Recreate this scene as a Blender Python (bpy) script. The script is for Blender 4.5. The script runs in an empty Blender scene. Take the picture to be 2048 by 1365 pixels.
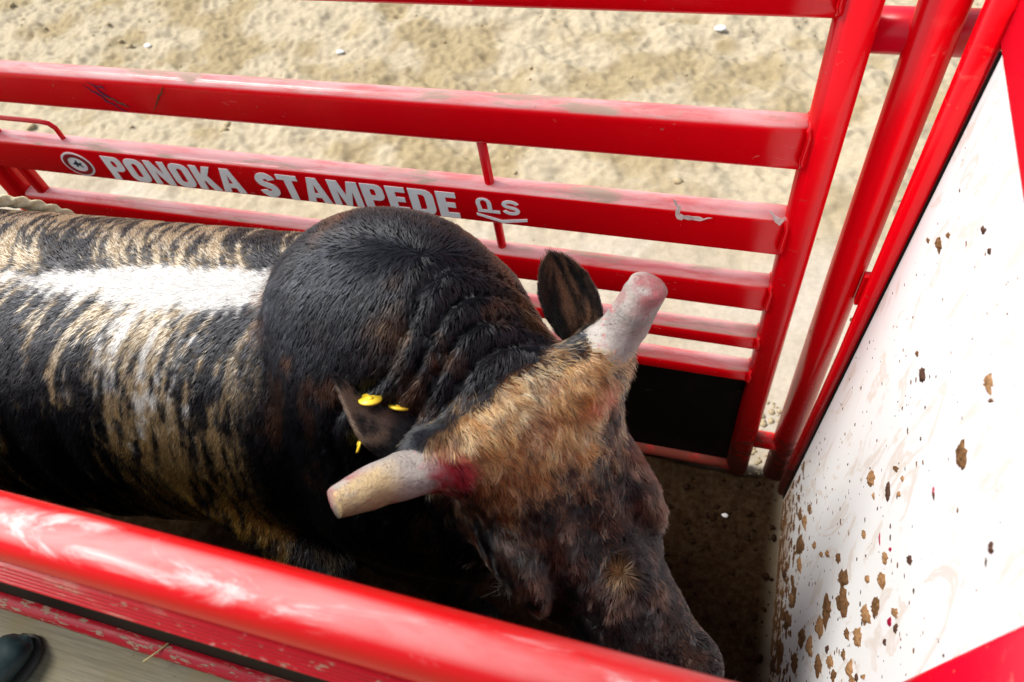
import bpy, bmesh, math, random
import numpy as np
from mathutils import Vector, Matrix
R_ = math.radians
rng = np.random.default_rng(7)
random.seed(7)
scene = bpy.context.scene
COL = scene.collection

# ------------------------------------------------------------------ camera
CAM = np.array([0.0, 0.0, 2.2])
VZ, VX = (1255.0, 1745.0), (-4400.0, -170.0)      # vanishing points measured in the photograph (2048 px wide)
CX, CY = 1024.0, 682.5
_a = np.array([VX[0]-CX, VX[1]-CY]); _b = np.array([VZ[0]-CX, VZ[1]-CY])
FPX = math.sqrt(-(_a @ _b))
AX = -np.array([_a[0], _a[1], FPX]); AX /= np.linalg.norm(AX)
AZ = -np.array([_b[0], _b[1], FPX]); AZ /= np.linalg.norm(AZ)
AY = np.cross(AZ, AX)
RW = np.array([AX, AY, AZ])                        # world = RW @ cam (cam: x right, y down, z forward)
cd = bpy.data.cameras.new('camera'); co = bpy.data.objects.new('camera', cd); COL.objects.link(co)
rot = Matrix((RW @ np.diag([1.0, -1.0, -1.0])).tolist())
co.matrix_world = Matrix.Translation(Vector(CAM)) @ rot.to_4x4()
cd.sensor_width = 36.0; cd.lens = FPX/2048*36.0
cd.clip_start = 0.02; cd.clip_end = 2000
cd.dof.use_dof = True; cd.dof.focus_distance = 1.40; cd.dof.aperture_fstop = 4.0
scene.camera = co

# ------------------------------------------------------------------ world, sun, exposure
SUN_EL, SUN_AZ = 54.0, 174.0                       # azimuth from +X counter-clockwise: sun is high on the left, along the chute
world = bpy.data.worlds.new('World'); scene.world = world; world.use_nodes = True
wn = world.node_tree.nodes; wl = world.node_tree.links
bgn = wn['Background']
sky = wn.new('ShaderNodeTexSky'); sky.sky_type = 'NISHITA'; sky.sun_disc = False
sky.sun_elevation = R_(SUN_EL); sky.sun_rotation = R_(90 - SUN_AZ)
sky.air_density = 1.0; sky.dust_density = 3.0; sky.ozone_density = 1.0
hsv = wn.new('ShaderNodeHueSaturation'); hsv.inputs['Saturation'].default_value = 0.45
wl.new(sky.outputs[0], hsv.inputs['Color']); wl.new(hsv.outputs[0], bgn.inputs['Color'])
bgn.inputs['Strength'].default_value = 0.058
sd = bpy.data.lights.new('sun', 'SUN'); so = bpy.data.objects.new('sun', sd); COL.objects.link(so)
sd.energy = 1.5; sd.angle = R_(20.0); sd.color = (1.0, 0.95, 0.87)
sdir = Vector((math.cos(R_(SUN_EL))*math.cos(R_(SUN_AZ)), math.cos(R_(SUN_EL))*math.sin(R_(SUN_AZ)), math.sin(R_(SUN_EL))))
so.rotation_euler = sdir.to_track_quat('Z', 'Y').to_euler()
scene.view_settings.view_transform = 'Standard'; scene.view_settings.look = 'None'
scene.view_settings.gamma = 1.0; scene.view_settings.use_curve_mapping = False
scene.render.engine = 'CYCLES'; scene.cycles.use_denoising = True; scene.cycles.sample_clamp_indirect = 6.0; scene.cycles.caustics_reflective = False; scene.cycles.caustics_refractive = False
scene.view_settings.exposure = 1.95

# ------------------------------------------------------------------ numpy noise
def _hash(ix, iy, iz, seed):
    h = (ix*374761393 + iy*668265263 + iz*2147483647 + seed*1274126177) & 0xffffffff
    h = ((h ^ (h >> 13))*1274126177) & 0xffffffff
    h = ((h ^ (h >> 16))*2246822519) & 0xffffffff
    return ((h ^ (h >> 15)) & 0xffffff)/float(0xffffff)
def vnoise(p, seed=0):
    p = np.asarray(p, float)
    i = np.floor(p).astype(np.int64); f = p - i; f = f*f*(3-2*f)
    r = 0
    for dx in (0, 1):
        wx = f[..., 0] if dx else 1-f[..., 0]
        for dy in (0, 1):
            wy = f[..., 1] if dy else 1-f[..., 1]
            for dz in (0, 1):
                wz = f[..., 2] if dz else 1-f[..., 2]
                r = r + wx*wy*wz*_hash(i[..., 0]+dx, i[..., 1]+dy, i[..., 2]+dz, seed)
    return r                                        # 0..1
def fbm(p, seed=0, oct=4, gain=0.5):
    p = np.asarray(p, float); r = 0; a = 1; t = 0
    for k in range(oct):
        r = r + a*vnoise(p*(2.03**k)+17.3*k, seed+k); t += a; a *= gain
    return r/t
def sstep(a, b, x):
    t = np.clip((x-a)/(b-a), 0, 1); return t*t*(3-2*t)
def mixc(a, b, t): return a + (b-a)*np.asarray(t)[..., None]

# ------------------------------------------------------------------ materials
def newmat(name):
    m = bpy.data.materials.new(name); m.use_nodes = True
    nt = m.node_tree
    return m, nt, nt.nodes['Principled BSDF']
def N(nt, t, **kw):
    n = nt.nodes.new(t)
    for k, v in kw.items():
        if k in n.inputs.keys(): n.inputs[k].default_value = v
        else: setattr(n, k, v)
    return n
def noise_n(nt, vec, scale, detail=4, rough=0.55, dist=0.0):
    n = N(nt, 'ShaderNodeTexNoise', Scale=scale, Detail=detail, Roughness=rough, Distortion=dist)
    nt.links.new(vec, n.inputs['Vector']); return n.outputs['Fac']
def ramp(nt, fac, a, b):
    n = N(nt, 'ShaderNodeMapRange'); n.interpolation_type = 'SMOOTHSTEP'
    n.inputs['From Min'].default_value = a; n.inputs['From Max'].default_value = b
    nt.links.new(fac, n.inputs['Value']); return n.outputs['Result']
def mul(nt, a, b, op='MULTIPLY'):
    n = N(nt, 'ShaderNodeMath', operation=op)
    for s, x in zip(n.inputs, (a, b)):
        if isinstance(x, (int, float)): s.default_value = x
        else: nt.links.new(x, s)
    return n.outputs[0]
def mixn(nt, fac, a, b):
    n = N(nt, 'ShaderNodeMix', data_type='RGBA')
    if isinstance(fac, (int, float)): n.inputs[0].default_value = fac
    else: nt.links.new(fac, n.inputs[0])
    for s, x in ((n.inputs[6], a), (n.inputs[7], b)):
        if isinstance(x, tuple): s.default_value = (*x, 1)
        else: nt.links.new(x, s)
    return n.outputs[2]
def mapping(nt, vec, scale):
    n = N(nt, 'ShaderNodeMapping'); n.inputs['Scale'].default_value = scale
    nt.links.new(vec, n.inputs['Vector']); return n.outputs[0]
def bump(nt, h, strength, dist, bsdf):
    n = N(nt, 'ShaderNodeBump', Strength=strength, Distance=dist)
    nt.links.new(h, n.inputs['Height']); nt.links.new(n.outputs[0], bsdf.inputs['Normal'])

def red_paint(name, base=(0.74, 0.0005, 0.006), mud=0.3, scuff=0.25, rough=0.22, lowmud=0.0, dirtcol=(0.40, 0.33, 0.24), chip=0.0, dusty_sheen=0.0, upr=(0.35, 0.8), sharp=False):
    m, nt, b = newmat(name)
    g = N(nt, 'ShaderNodeNewGeometry'); pos = g.outputs['Position']
    sep = N(nt, 'ShaderNodeSeparateXYZ'); nt.links.new(g.outputs['Normal'], sep.inputs[0])
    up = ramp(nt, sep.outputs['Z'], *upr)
    str_ = mapping(nt, pos, (2.2, 9, 9))
    a = noise_n(nt, str_, 2.2, 6, 0.62, 0.4)
    md = mul(nt, ramp(nt, a, 0.62-0.28*mud, 0.76-0.28*mud), up)
    md = mul(nt, md, 0.85)
    if sharp:
        a = noise_n(nt, mapping(nt, pos, (3.2, 11, 11)), 2.1, 8, 0.7, 0.8)
        md = mul(nt, mul(nt, ramp(nt, a, 0.50, 0.64), ramp(nt, sep.outputs['Z'], 0.58, 0.88)), 0.7)
    c = noise_n(nt, pos, 70, 5, 0.7)
    gate = noise_n(nt, pos, 5, 2, 0.5)
    sp = mul(nt, ramp(nt, c, 0.655, 0.70), ramp(nt, gate, 0.46, 0.6))
    fine = noise_n(nt, pos, 26, 4)
    col = mixn(nt, mul(nt, fine, 0.35), base, (base[0]*0.72, base[1]*0.6, base[2]*0.8))
    if dusty_sheen > 0:                                     # sky highlight painted pale pink on the upward faces, with some dust
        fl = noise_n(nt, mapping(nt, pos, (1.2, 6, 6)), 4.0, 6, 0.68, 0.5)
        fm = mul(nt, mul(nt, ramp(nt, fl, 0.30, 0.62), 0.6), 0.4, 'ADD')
        col = mixn(nt, mul(nt, mul(nt, fm, up), dusty_sheen), col, (0.86, 0.66, 0.64))
    col = mixn(nt, md, col, dirtcol)
    col = mixn(nt, mul(nt, sp, 0.8), col, (0.22, 0.16, 0.10))
    # scraped pale streaks
    s2 = noise_n(nt, mapping(nt, pos, (14, 14, 50)), 2.4, 5, 0.65, 1.2)
    g2 = noise_n(nt, pos, 3.1, 2, 0.5)
    sc = mul(nt, mul(nt, ramp(nt, s2, 0.63, 0.69), ramp(nt, g2, 0.55, 0.68)), scuff)
    col = mixn(nt, sc, col, (0.62, 0.48, 0.42))
    mask = mul(nt, md, sp, 'MAXIMUM')
    if lowmud > 0:
        sp2 = N(nt, 'ShaderNodeSeparateXYZ'); nt.links.new(pos, sp2.inputs[0])
        lo = ramp(nt, sp2.outputs['Z'], 0.42, 0.02)
        lm = mul(nt, ramp(nt, mul(nt, noise_n(nt, mapping(nt, pos, (1, 1, 3)), 16, 6, 0.7, 0.8), mul(nt, lo, 0.35), 'ADD'), 0.62, 0.80), lowmud)
        col = mixn(nt, lm, col, (0.085, 0.05, 0.03)); mask = mul(nt, mask, lm, 'MAXIMUM')
    if chip > 0:
        ch = ramp(nt, noise_n(nt, mapping(nt, pos, (3, 10, 10)), 9, 6, 0.7), 0.60-0.1*chip, 0.64-0.1*chip)
        col = mixn(nt, mul(nt, ch, 0.8), col, (0.33, 0.27, 0.18)); mask = mul(nt, mask, ch, 'MAXIMUM')
    nt.links.new(col, b.inputs['Base Color'])
    rr = N(nt, 'ShaderNodeMapRange'); rr.inputs['To Min'].default_value = rough; rr.inputs['To Max'].default_value = 0.75
    nt.links.new(mask, rr.inputs['Value']); nt.links.new(rr.outputs['Result'], b.inputs['Roughness'])
    b.inputs['Specular IOR Level'].default_value = 0.32
    h = mul(nt, mul(nt, mask, 0.6), mul(nt, fine, 0.15), 'ADD')
    bump(nt, h, 0.5, 0.002, b)
    return m
def plain(name, col, rough=0.6, var=0.25, scale=30, bmp=0.2, col2=None, metal=0.0):
    m, nt, b = newmat(name)
    g = N(nt, 'ShaderNodeNewGeometry'); f = noise_n(nt, g.outputs['Position'], scale, 5, 0.6)
    c2 = col2 or tuple(c*(1-var) for c in col)
    nt.links.new(mixn(nt, ramp(nt, f, 0.35, 0.7), col, c2), b.inputs['Base Color'])
    b.inputs['Roughness'].default_value = rough; b.inputs['Metallic'].default_value = metal
    if bmp: bump(nt, f, bmp, 0.003, b)
    return m

M = {}
M['rail'] = red_paint('rail_paint', mud=0.40, scuff=0.6, dusty_sheen=0.62, upr=(0.45, 0.72))
M['post'] = red_paint('post_paint', mud=0.1, scuff=0.12, lowmud=0.8)
M['near'] = red_paint('near_rail_paint', base=(0.74, 0.001, 0.004), mud=0.58, scuff=0.5, rough=0.3, dirtcol=(0.80, 0.70, 0.68), dusty_sheen=0.40, upr=(0.70, 0.92), sharp=True)
M['pipe'] = red_paint('chipped_paint', base=(0.42, 0.004, 0.016), mud=0.2, scuff=0.3, rough=0.4, chip=0.55)
M['track'] = red_paint('track_paint', base=(0.40, 0.001, 0.008), mud=0.15, scuff=0.3, rough=0.35, chip=0.1)
M['panelred'] = red_paint('frame_paint', base=(0.62, 0.002, 0.018), mud=0.1, scuff=0.05, rough=0.3)
M['black'] = plain('black_sheet', (0.005, 0.0045, 0.004), 0.65, 0.5, 18, 0.3, (0.009, 0.007, 0.005))
M['black'].node_tree.nodes['Principled BSDF'].inputs['Specular IOR Level'].default_value = 0.08
M['kick'] = M['black'].copy(); nt = M['kick'].node_tree; b = nt.nodes['Principled BSDF']
g = N(nt, 'ShaderNodeNewGeometry'); f9 = noise_n(nt, mapping(nt, g.outputs['Position'], (14, 14, 40)), 1.6, 5, 0.7, 0.6)
src = b.inputs['Base Color'].links[0].from_socket
nt.links.new(mixn(nt, mul(nt, ramp(nt, f9, 0.66, 0.70), 0.8), src, (0.085, 0.055, 0.032)), b.inputs['Base Color'])
M['white'] = plain('decal_white', (0.93, 0.95, 0.97), 0.45, 0.06, 40, 0.0)
M['decalred'] = plain('decal_red', (0.30, 0.010, 0.014), 0.45, 0.1, 40, 0.0)
M['decaldark'] = plain('decal_dark', (0.015, 0.03, 0.04), 0.5, 0.2, 40, 0.0)
M['mud'] = plain('dried_mud', (0.15, 0.080, 0.036), 0.9, 0.5, 160, 0.6, (0.065, 0.033, 0.016))
M['mudpale'] = plain('pale_dried_mud', (0.27, 0.155, 0.075), 0.9, 0.5, 160, 0.6, (0.15, 0.08, 0.036))
M['muddark'] = plain('dark_wet_mud', (0.075, 0.040, 0.028), 0.8, 0.5, 160, 0.6)
M['blood'] = plain('dried_blood', (0.25, 0.002, 0.03), 0.35, 0.4, 60, 0.2)
M['scrape'] = plain('scraped_paint', (0.10, 0.008, 0.05), 0.5, 0.5, 60, 0.2, (0.05, 0.01, 0.05))
M['peel'] = plain('peeled_primer', (0.85, 0.70, 0.66), 0.6, 0.3, 60, 0.2)
M['yellow'] = plain('yellow_plastic', (0.78, 0.55, 0.03), 0.45, 0.12, 50, 0.05)
M['rope'] = plain('rope_fibre', (0.72, 0.68, 0.44), 0.85, 0.3, 120, 0.3)
M['straw'] = plain('straw', (0.55, 0.42, 0.18), 0.7, 0.3, 60, 0.0)
M['paper'] = plain('white_scrap', (0.75, 0.77, 0.78), 0.7, 0.1, 60, 0.0)
M['leather'] = plain('boot_leather', (0.014, 0.032, 0.037), 0.4, 0.6, 45, 0.3, (0.033, 0.055, 0.058))
M['sole'] = plain('boot_sole', (0.03, 0.026, 0.02), 0.6, 0.3, 60, 0.2)
M['eye'] = plain('eye_ball', (0.008, 0.006, 0.005), 0.08, 0.2, 20, 0.0)
M['muzzle'] = plain('muzzle_skin', (0.05, 0.028, 0.024), 0.55, 0.4, 70, 0.4)

# deck: weathered plate with a fine lengthwise grain
m, nt, b = newmat('deck_plate'); M['deck'] = m
g = N(nt, 'ShaderNodeNewGeometry'); pos = g.outputs['Position']
f1 = noise_n(nt, mapping(nt, pos, (6, 160, 20)), 1.0, 6, 0.65, 0.2)
f2 = noise_n(nt, pos, 7, 5, 0.6)
c = mixn(nt, ramp(nt, f1, 0.3, 0.7), (0.16, 0.145, 0.10), (0.25, 0.225, 0.155))
c = mixn(nt, mul(nt, ramp(nt, f2, 0.42, 0.66), 0.7), c, (0.20, 0.17, 0.09))
f3 = noise_n(nt, pos, 60, 3, 0.6)
c = mixn(nt, ramp(nt, f3, 0.68, 0.74), c, (0.09, 0.07, 0.05))
nt.links.new(c, b.inputs['Base Color']); b.inputs['Roughness'].default_value = 0.5
bump(nt, f1, 0.25, 0.002, b)

# white sheet of the slide gate: gloss white with brownish swirls and specks of dirt
m, nt, b = newmat('white_sheet'); M['sheet'] = m
g = N(nt, 'ShaderNodeNewGeometry'); pos = g.outputs['Position']
sep = N(nt, 'ShaderNodeSeparateXYZ'); nt.links.new(pos, sep.inputs[0])
w = noise_n(nt, mapping(nt, pos, (1, 2.0, 0.8)), 5, 6, 0.6, 2.5)
sw = mul(nt, ramp(nt, w, 0.55, 0.62), ramp(nt, w, 0.70, 0.62))
c = mixn(nt, mul(nt, sw, 0.38), (0.70, 0.72, 0.74), (0.46, 0.33, 0.21))
s = noise_n(nt, mapping(nt, pos, (1, 1.5, 0.6)), 75, 4, 0.62)
lowz = ramp(nt, sep.outputs['Z'], 0.75, 0.0)
thr = mul(nt, s, mul(nt, lowz, 0.13), 'ADD')
c = mixn(nt, mul(nt, ramp(nt, thr, 0.73, 0.77), 0.85), c, (0.24, 0.14, 0.075))
st = noise_n(nt, mapping(nt, pos, (1, 1.2, 5)), 9, 6, 0.7, 0.6)
thr2 = mul(nt, st, mul(nt, ramp(nt, sep.outputs['Z'], 0.34, 0.0), 0.36), 'ADD')
c = mixn(nt, mul(nt, ramp(nt, thr2, 0.62, 0.86), 0.75), c, (0.34, 0.22, 0.12))
nt.links.new(c, b.inputs['Base Color']); b.inputs['Roughness'].default_value = 0.38

# arena dirt
m, nt, b = newmat('arena_dirt'); M['dirt'] = m
g = N(nt, 'ShaderNodeNewGeometry'); pos = g.outputs['Position']
at = N(nt, 'ShaderNodeAttribute', attribute_name='col')
f1 = noise_n(nt, pos, 55, 6, 0.7); f2 = noise_n(nt, pos, 7, 5, 0.6)
c = mixn(nt, mul(nt, ramp(nt, f1, 0.35, 0.72), 0.5), at.outputs['Color'], mixn(nt, 0.45, at.outputs['Color'], (0.10, 0.08, 0.045)))
c = mixn(nt, mul(nt, ramp(nt, f2, 0.5, 0.72), 0.35), c, mixn(nt, 0.35, c, at.outputs['Color']))
nt.links.new(c, b.inputs['Base Color']); b.inputs['Roughness'].default_value = 0.95
bump(nt, f1, 0.55, 0.005, b)
b.inputs['Specular IOR Level'].default_value = 0.03
M['dirtfar'] = plain('far_dirt', (0.38, 0.31, 0.205), 0.95, 0.25, 9, 0.4)
M['clod'] = plain('dirt_clod', (0.40, 0.33, 0.21), 0.95, 0.35, 90, 0.5)
M['cloddark'] = plain('shaded_damp_clod', (0.024, 0.012, 0.006), 0.95, 0.5, 90, 0.5)  # damp soil tone with the chute's shade mixed into the colour

# bull skin and hair: colour comes from a computed 'col' attribute
m, nt, b = newmat('bull_skin'); M['skin'] = m
at = N(nt, 'ShaderNodeAttribute', attribute_name='col'); nt.links.new(at.outputs['Color'], b.inputs['Base Color'])
b.inputs['Roughness'].default_value = 0.7
m = bpy.data.materials.new('bull_hair'); m.use_nodes = True; M['hair'] = m
nt = m.node_tree; nt.nodes.clear()
out = nt.nodes.new('ShaderNodeOutputMaterial')
hb = nt.nodes.new('ShaderNodeBsdfHairPrincipled'); hb.parametrization = 'COLOR'
at = N(nt, 'ShaderNodeAttribute', attribute_name='col')
nt.links.new(at.outputs['Color'], hb.inputs['Color'])
hb.inputs['Roughness'].default_value = 0.27; hb.inputs['Radial Roughness'].default_value = 0.5
hb.inputs['IOR'].default_value = 1.45
nt.links.new(hb.outputs[0], out.inputs['Surface'])

# horn: grey-white worn horn, pink stains
m, nt, b = newmat('horn'); M['horn'] = m
at = N(nt, 'ShaderNodeAttribute', attribute_name='col')
g = N(nt, 'ShaderNodeNewGeometry'); pos = g.outputs['Position']
f1 = noise_n(nt, pos, 110, 6, 0.75); f2 = noise_n(nt, pos, 34, 6, 0.7, 0.8); f4 = noise_n(nt, pos, 16, 5, 0.7, 1.0)
c = mixn(nt, mul(nt, ramp(nt, f1, 0.50, 0.68), 0.45), at.outputs['Color'], (0.11, 0.095, 0.09))
c = mixn(nt, mul(nt, ramp(nt, f4, 0.48, 0.62), 0.45), c, (0.30, 0.27, 0.24))
c = mixn(nt, mul(nt, ramp(nt, f2, 0.585, 0.66), 0.6), c, (0.36, 0.05, 0.07))
f5 = noise_n(nt, mapping(nt, pos, (18, 18, 60)), 1.6, 4, 0.6, 1.5)
c = mixn(nt, mul(nt, mul(nt, ramp(nt, f5, 0.490, 0.500), ramp(nt, f5, 0.512, 0.502)), 0.8), c, (0.06, 0.045, 0.04))
nt.links.new(c, b.inputs['Base Color']); b.inputs['Roughness'].default_value = 0.55
bump(nt, mul(nt, f1, f2, 'ADD'), 0.9, 0.004, b)

for k_ in ('clod', 'cloddark', 'mud', 'mudpale', 'muddark', 'dirtfar', 'skin', 'deck'):
    M[k_].node_tree.nodes['Principled BSDF'].inputs['Specular IOR Level'].default_value = 0.05

# ------------------------------------------------------------------ object helpers
def link(o): COL.objects.link(o); return o
def thing(name, label, cat, loc=(0, 0, 0), group=None):
    o = link(bpy.data.objects.new(name, None)); o.location = loc
    o.empty_display_size = 0.1
    o['label'] = label; o['category'] = cat
    if group: o['group'] = group
    return o
def tag(o, label, cat, group=None):
    o['label'] = label; o['category'] = cat
    if group: o['group'] = group
    return o
def rootof(p):
    while p is not None and p.parent is not None: p = p.parent
    return p
def mesh_obj(name, verts, faces, mat, parent=None, smooth=True, origin=None):
    """verts are in world coordinates; the object's origin is its thing's location (or 'origin')"""
    off = np.array(rootof(parent).location) if parent is not None else np.array(origin if origin is not None else (0, 0, 0), float)
    me = bpy.data.meshes.new(name)
    V = np.asarray(verts, float) - off
    me.from_pydata(V.tolist(), [], [list(map(int, f)) for f in faces])
    if mat: me.materials.append(mat)
    me.update()
    if smooth: me.polygons.foreach_set('use_smooth', [True]*len(me.polygons))
    o = link(bpy.data.objects.new(name, me))
    if parent is not None: o.parent = parent
    elif origin is not None: o.location = origin
    return o
def rr_profile(w, h, r, seg=5):
    pts = []
    for cx, cy, a0 in ((w/2-r, h/2-r, 0), (-w/2+r, h/2-r, 90), (-w/2+r, -h/2+r, 180), (w/2-r, -h/2+r, 270)):
        for k in range(seg+1):
            a = R_(a0 + 90*k/seg); pts.append((cx+r*math.cos(a), cy+r*math.sin(a)))
    return pts
def circ_profile(r, n=20, ry=None):
    return [(r*math.cos(2*math.pi*k/n), (ry or r)*math.sin(2*math.pi*k/n)) for k in range(n)]
def sweep(path, prof, upv=(0, 0, 1), caps=True, scales=None):
    """profile (a,b): a along side axis, b along 'up' axis"""
    path = [np.array(p, float) for p in path]; V = []; F = []; n = len(prof)
    up = np.array(upv, float)
    for i, p in enumerate(path):
        t = path[min(i+1, len(path)-1)] - path[max(i-1, 0)]; t /= np.linalg.norm(t)
        s = np.cross(t, up); s /= np.linalg.norm(s); u = np.cross(s, t)
        k = scales[i] if scales is not None else 1
        for a, b in prof: V.append(p + s*a*k + u*b*k)
    for i in range(len(path)-1):
        for j in range(n):
            F.append((i*n+j, i*n+(j+1) % n, (i+1)*n+(j+1) % n, (i+1)*n+j))
    if caps:
        F.append(tuple(range(n))[::-1]); F.append(tuple((len(path)-1)*n+j for j in range(n)))
    F = [f[::-1] for f in F]
    return V, F
def join(*vf):
    V, F = [], []
    for v, f in vf:
        o = len(V); V += list(v); F += [tuple(i+o for i in q) for q in f]
    return V, F
def box_vf(x0, x1, y0, y1, z0, z1):
    V = [(x, y, z) for x in (x0, x1) for y in (y0, y1) for z in (z0, z1)]
    F = [(0, 1, 3, 2), (4, 6, 7, 5), (0, 4, 5, 1), (2, 3, 7, 6), (0, 2, 6, 4), (1, 5, 7, 3)]
    return V, F
def bevel_box(name, x0, x1, y0, y1, z0, z1, mat, parent, r=0.004):
    v, f = box_vf(x0, x1, y0, y1, z0, z1)
    o = mesh_obj(name, v, f, mat, parent, smooth=False)
    bv = o.modifiers.new('bevel', 'BEVEL'); bv.width = r; bv.segments = 2
    return o
def colattr(me, cols):
    a = me.attributes.new('col', 'FLOAT_COLOR', 'POINT')
    c = np.ones((len(cols), 4), np.float32); c[:, :3] = cols
    a.data.foreach_set('color', c.ravel())

# ------------------------------------------------------------------ GROUND
def ground_h(x, y):
    P = np.stack([x, y, np.zeros_like(x)], -1)
    low = fbm(P*1.3, 3, 3) - 0.5
    rough = np.clip(sstep(1.7, 2.7, y)*0.75 + 0.25 + 0.9*(fbm(P*0.9, 9, 3)-0.5), 0.12, 1.1)
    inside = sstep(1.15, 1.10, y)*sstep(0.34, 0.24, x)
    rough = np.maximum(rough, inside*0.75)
    Q = P.copy(); Q[..., 0] = P[..., 0]*0.8 + 0.35*P[..., 1]
    mid = fbm(Q*8.0, 21, 3) - 0.5
    c1 = fbm(Q*22.0, 31, 3); c1 = np.abs(c1-0.5)*2
    c2 = vnoise(Q*60.0, 41) - 0.5
    h = 0.05*low + rough*(0.070*mid + 0.032*(0.35-c1) + 0.012*c2)
    edge = np.minimum.reduce([x+5.6, 2.0-x, y+1.0, 4.9-y]); e = sstep(0.0, 0.25, edge)
    return h*e - 0.0, rough, inside, mid, c1
nx, ny = 640, 490
gx = np.linspace(-5.6, 2.0, nx); gy = np.linspace(-1.0, 4.9, ny)
XX, YY = np.meshgrid(gx, gy, indexing='ij')
Hh, RGH, INS, MID, C1 = ground_h(XX, YY)
gv = np.stack([XX, YY, Hh], -1).reshape(-1, 3)
idx = np.arange(nx*ny).reshape(nx, ny)
gf = np.stack([idx[:-1, :-1], idx[1:, :-1], idx[1:, 1:], idx[:-1, 1:]], -1).reshape(-1, 4)
me = bpy.data.meshes.new('ground')
me.vertices.add(len(gv)); me.vertices.foreach_set('co', gv.astype(np.float32).ravel())
me.loops.add(gf.size); me.loops.foreach_set('vertex_index', gf.astype(np.int32).ravel())
me.polygons.add(len(gf)); me.polygons.foreach_set('loop_start', np.arange(0, gf.size, 4, dtype=np.int32))
me.update(calc_edges=True); me.polygons.foreach_set('use_smooth', [True]*len(gf))
PP = gv*[1, 1, 0]
big = fbm(PP*1.1, 55, 3); medn = fbm(PP*5, 56, 4)
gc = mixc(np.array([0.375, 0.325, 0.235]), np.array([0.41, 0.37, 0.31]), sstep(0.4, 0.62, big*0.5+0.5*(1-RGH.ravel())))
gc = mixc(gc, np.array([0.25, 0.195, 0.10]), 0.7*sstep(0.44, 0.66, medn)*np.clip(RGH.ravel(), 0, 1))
gc = mixc(gc, np.array([0.019, 0.0085, 0.0034]), INS.ravel())  # chute floor: damp soil, darkened further to carry the shade inside
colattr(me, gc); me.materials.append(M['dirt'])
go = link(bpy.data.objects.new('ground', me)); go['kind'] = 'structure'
# the arena goes on to the horizon around that patch
x0, x1, y0, y1, B = -5.6, 2.0, -1.0, 4.9, 600
V = [(-B, -B, 0), (B, -B, 0), (B, B, 0), (-B, B, 0), (x0, y0, 0), (x1, y0, 0), (x1, y1, 0), (x0, y1, 0)]
F = [(0, 1, 5, 4), (1, 2, 6, 5), (2, 3, 7, 6), (3, 0, 4, 7)]
o = mesh_obj('arena_ground', V, F, M['dirtfar'], smooth=False); o['kind'] = 'structure'

def blob_vf(c, r, seed, sub=1, flat=1.0, jit=0.35):
    bm = bmesh.new(); bmesh.ops.create_icosphere(bm, subdivisions=sub, radius=1.0)
    V = np.array([v.co[:] for v in bm.verts]); F = [[v.index for v in f.verts] for f in bm.faces]; bm.free()
    V = V*(1-jit/2 + jit*vnoise(V*1.7+seed*3.1, seed))[:, None]
    return (V*np.array(r) + np.array(c)).tolist(), F
_ico = blob_vf((0, 0, 0), (1, 1, 1), 0, 1, 1, 0)
def clods(name, n, fx, fy, rmin, rmax, mat, accept=None):
    base = np.array(_ico[0]); F0 = np.array(_ico[1]); VV = []; FF = []; k = 0
    while k < n:
        x, y = random.uniform(*fx), random.uniform(*fy)
        if accept and not accept(x, y): continue
        r = rmin + (rmax-rmin)*random.random()**3
        h = ground_h(np.array([x]), np.array([y]))[0][0]
        v = base*(0.7+0.6*vnoise(base*1.9+k*2.7, k % 97))[:, None]*np.array([r*random.uniform(.8, 1.3), r*random.uniform(.8, 1.3), r*random.uniform(.5, .8)])
        VV.append(v + [x, y, h+r*0.15]); FF.append(F0 + 0 + len(base)*k); k += 1
    o = mesh_obj(name, np.concatenate(VV), np.concatenate(FF), mat, None)
    o['kind'] = 'stuff'; return o
clods('dirt_clods', 260, (-5.2, 1.2), (1.2, 4.6), 0.005, 0.026, M['clod'],
      lambda x, y: random.random() < (0.15 + 0.85*float(sstep(1.6, 2.8, y))) and vnoise(np.array([x*1.4, y*1.4, 0.5]), 77) > 0.35)
clods('shaded_damp_clods', 900, (-0.6, 0.27), (0.25, 1.08), 0.003, 0.012, M['cloddark'])
clods('gate_clods', 220, (0.08, 0.32), (1.11, 1.40), 0.004, 0.013, M['clod'])

# ------------------------------------------------------------------ CHUTE GATE (far side)
YG = 1.095                                         # inner face of the gate
gate = thing('chute_gate', 'red tube bucking chute gate with white painted lettering behind the bull', 'gate', (-0.95, YG, 0))
rails = []
def rail(z0, z1, d, r, x0=-2.03, x1=0.120, mat='rail', name='rail', sag=0.0):
    n = 24
    path = []
    for k in range(n+1):
        x = x0+(x1-x0)*k/n
        path.append((x, YG+d/2, (z0+z1)/2 + sag*(1-((x-x0)/(x1-x0)*2-1)**2)))
    v, f = sweep(path, rr_profile(d, z1-z0, r))
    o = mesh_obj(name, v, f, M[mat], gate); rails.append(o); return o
rail(1.533, 1.640, 0.050, 0.021)
rail(1.239, 1.346, 0.050, 0.021)
lettered = rail(1.017, 1.122, 0.050, 0.011)
rail(0.822, 0.921, 0.050, 0.021)
rail(0.670, 0.733, 0.050, 0.022)
rail(0.525, 0.586, 0.052, 0.024)
rail(0.010, 0.062, 0.050, 0.0245, mat='post')
def post_x(name, x0, x1, d, z0, z1, r, mat, parent, yc):
    v, f = sweep([(0.5*(x0+x1), yc, z0), (0.5*(x0+x1), yc, 0.5*(z0+z1)), (0.5*(x0+x1), yc, z1)], rr_profile(x1-x0, d, r), upv=(0, 1, 0))
    return mesh_obj(name, v, f, M[mat], parent)
post_x('gate_post', 0.102, 0.168, 0.056, 0.012, 1.80, 0.024, 'post', gate, YG+0.024)
post_x('gate_post', -2.035, -1.958, 0.056, 0.012, 1.80, 0.024, 'post', gate, YG+0.024)
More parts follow.
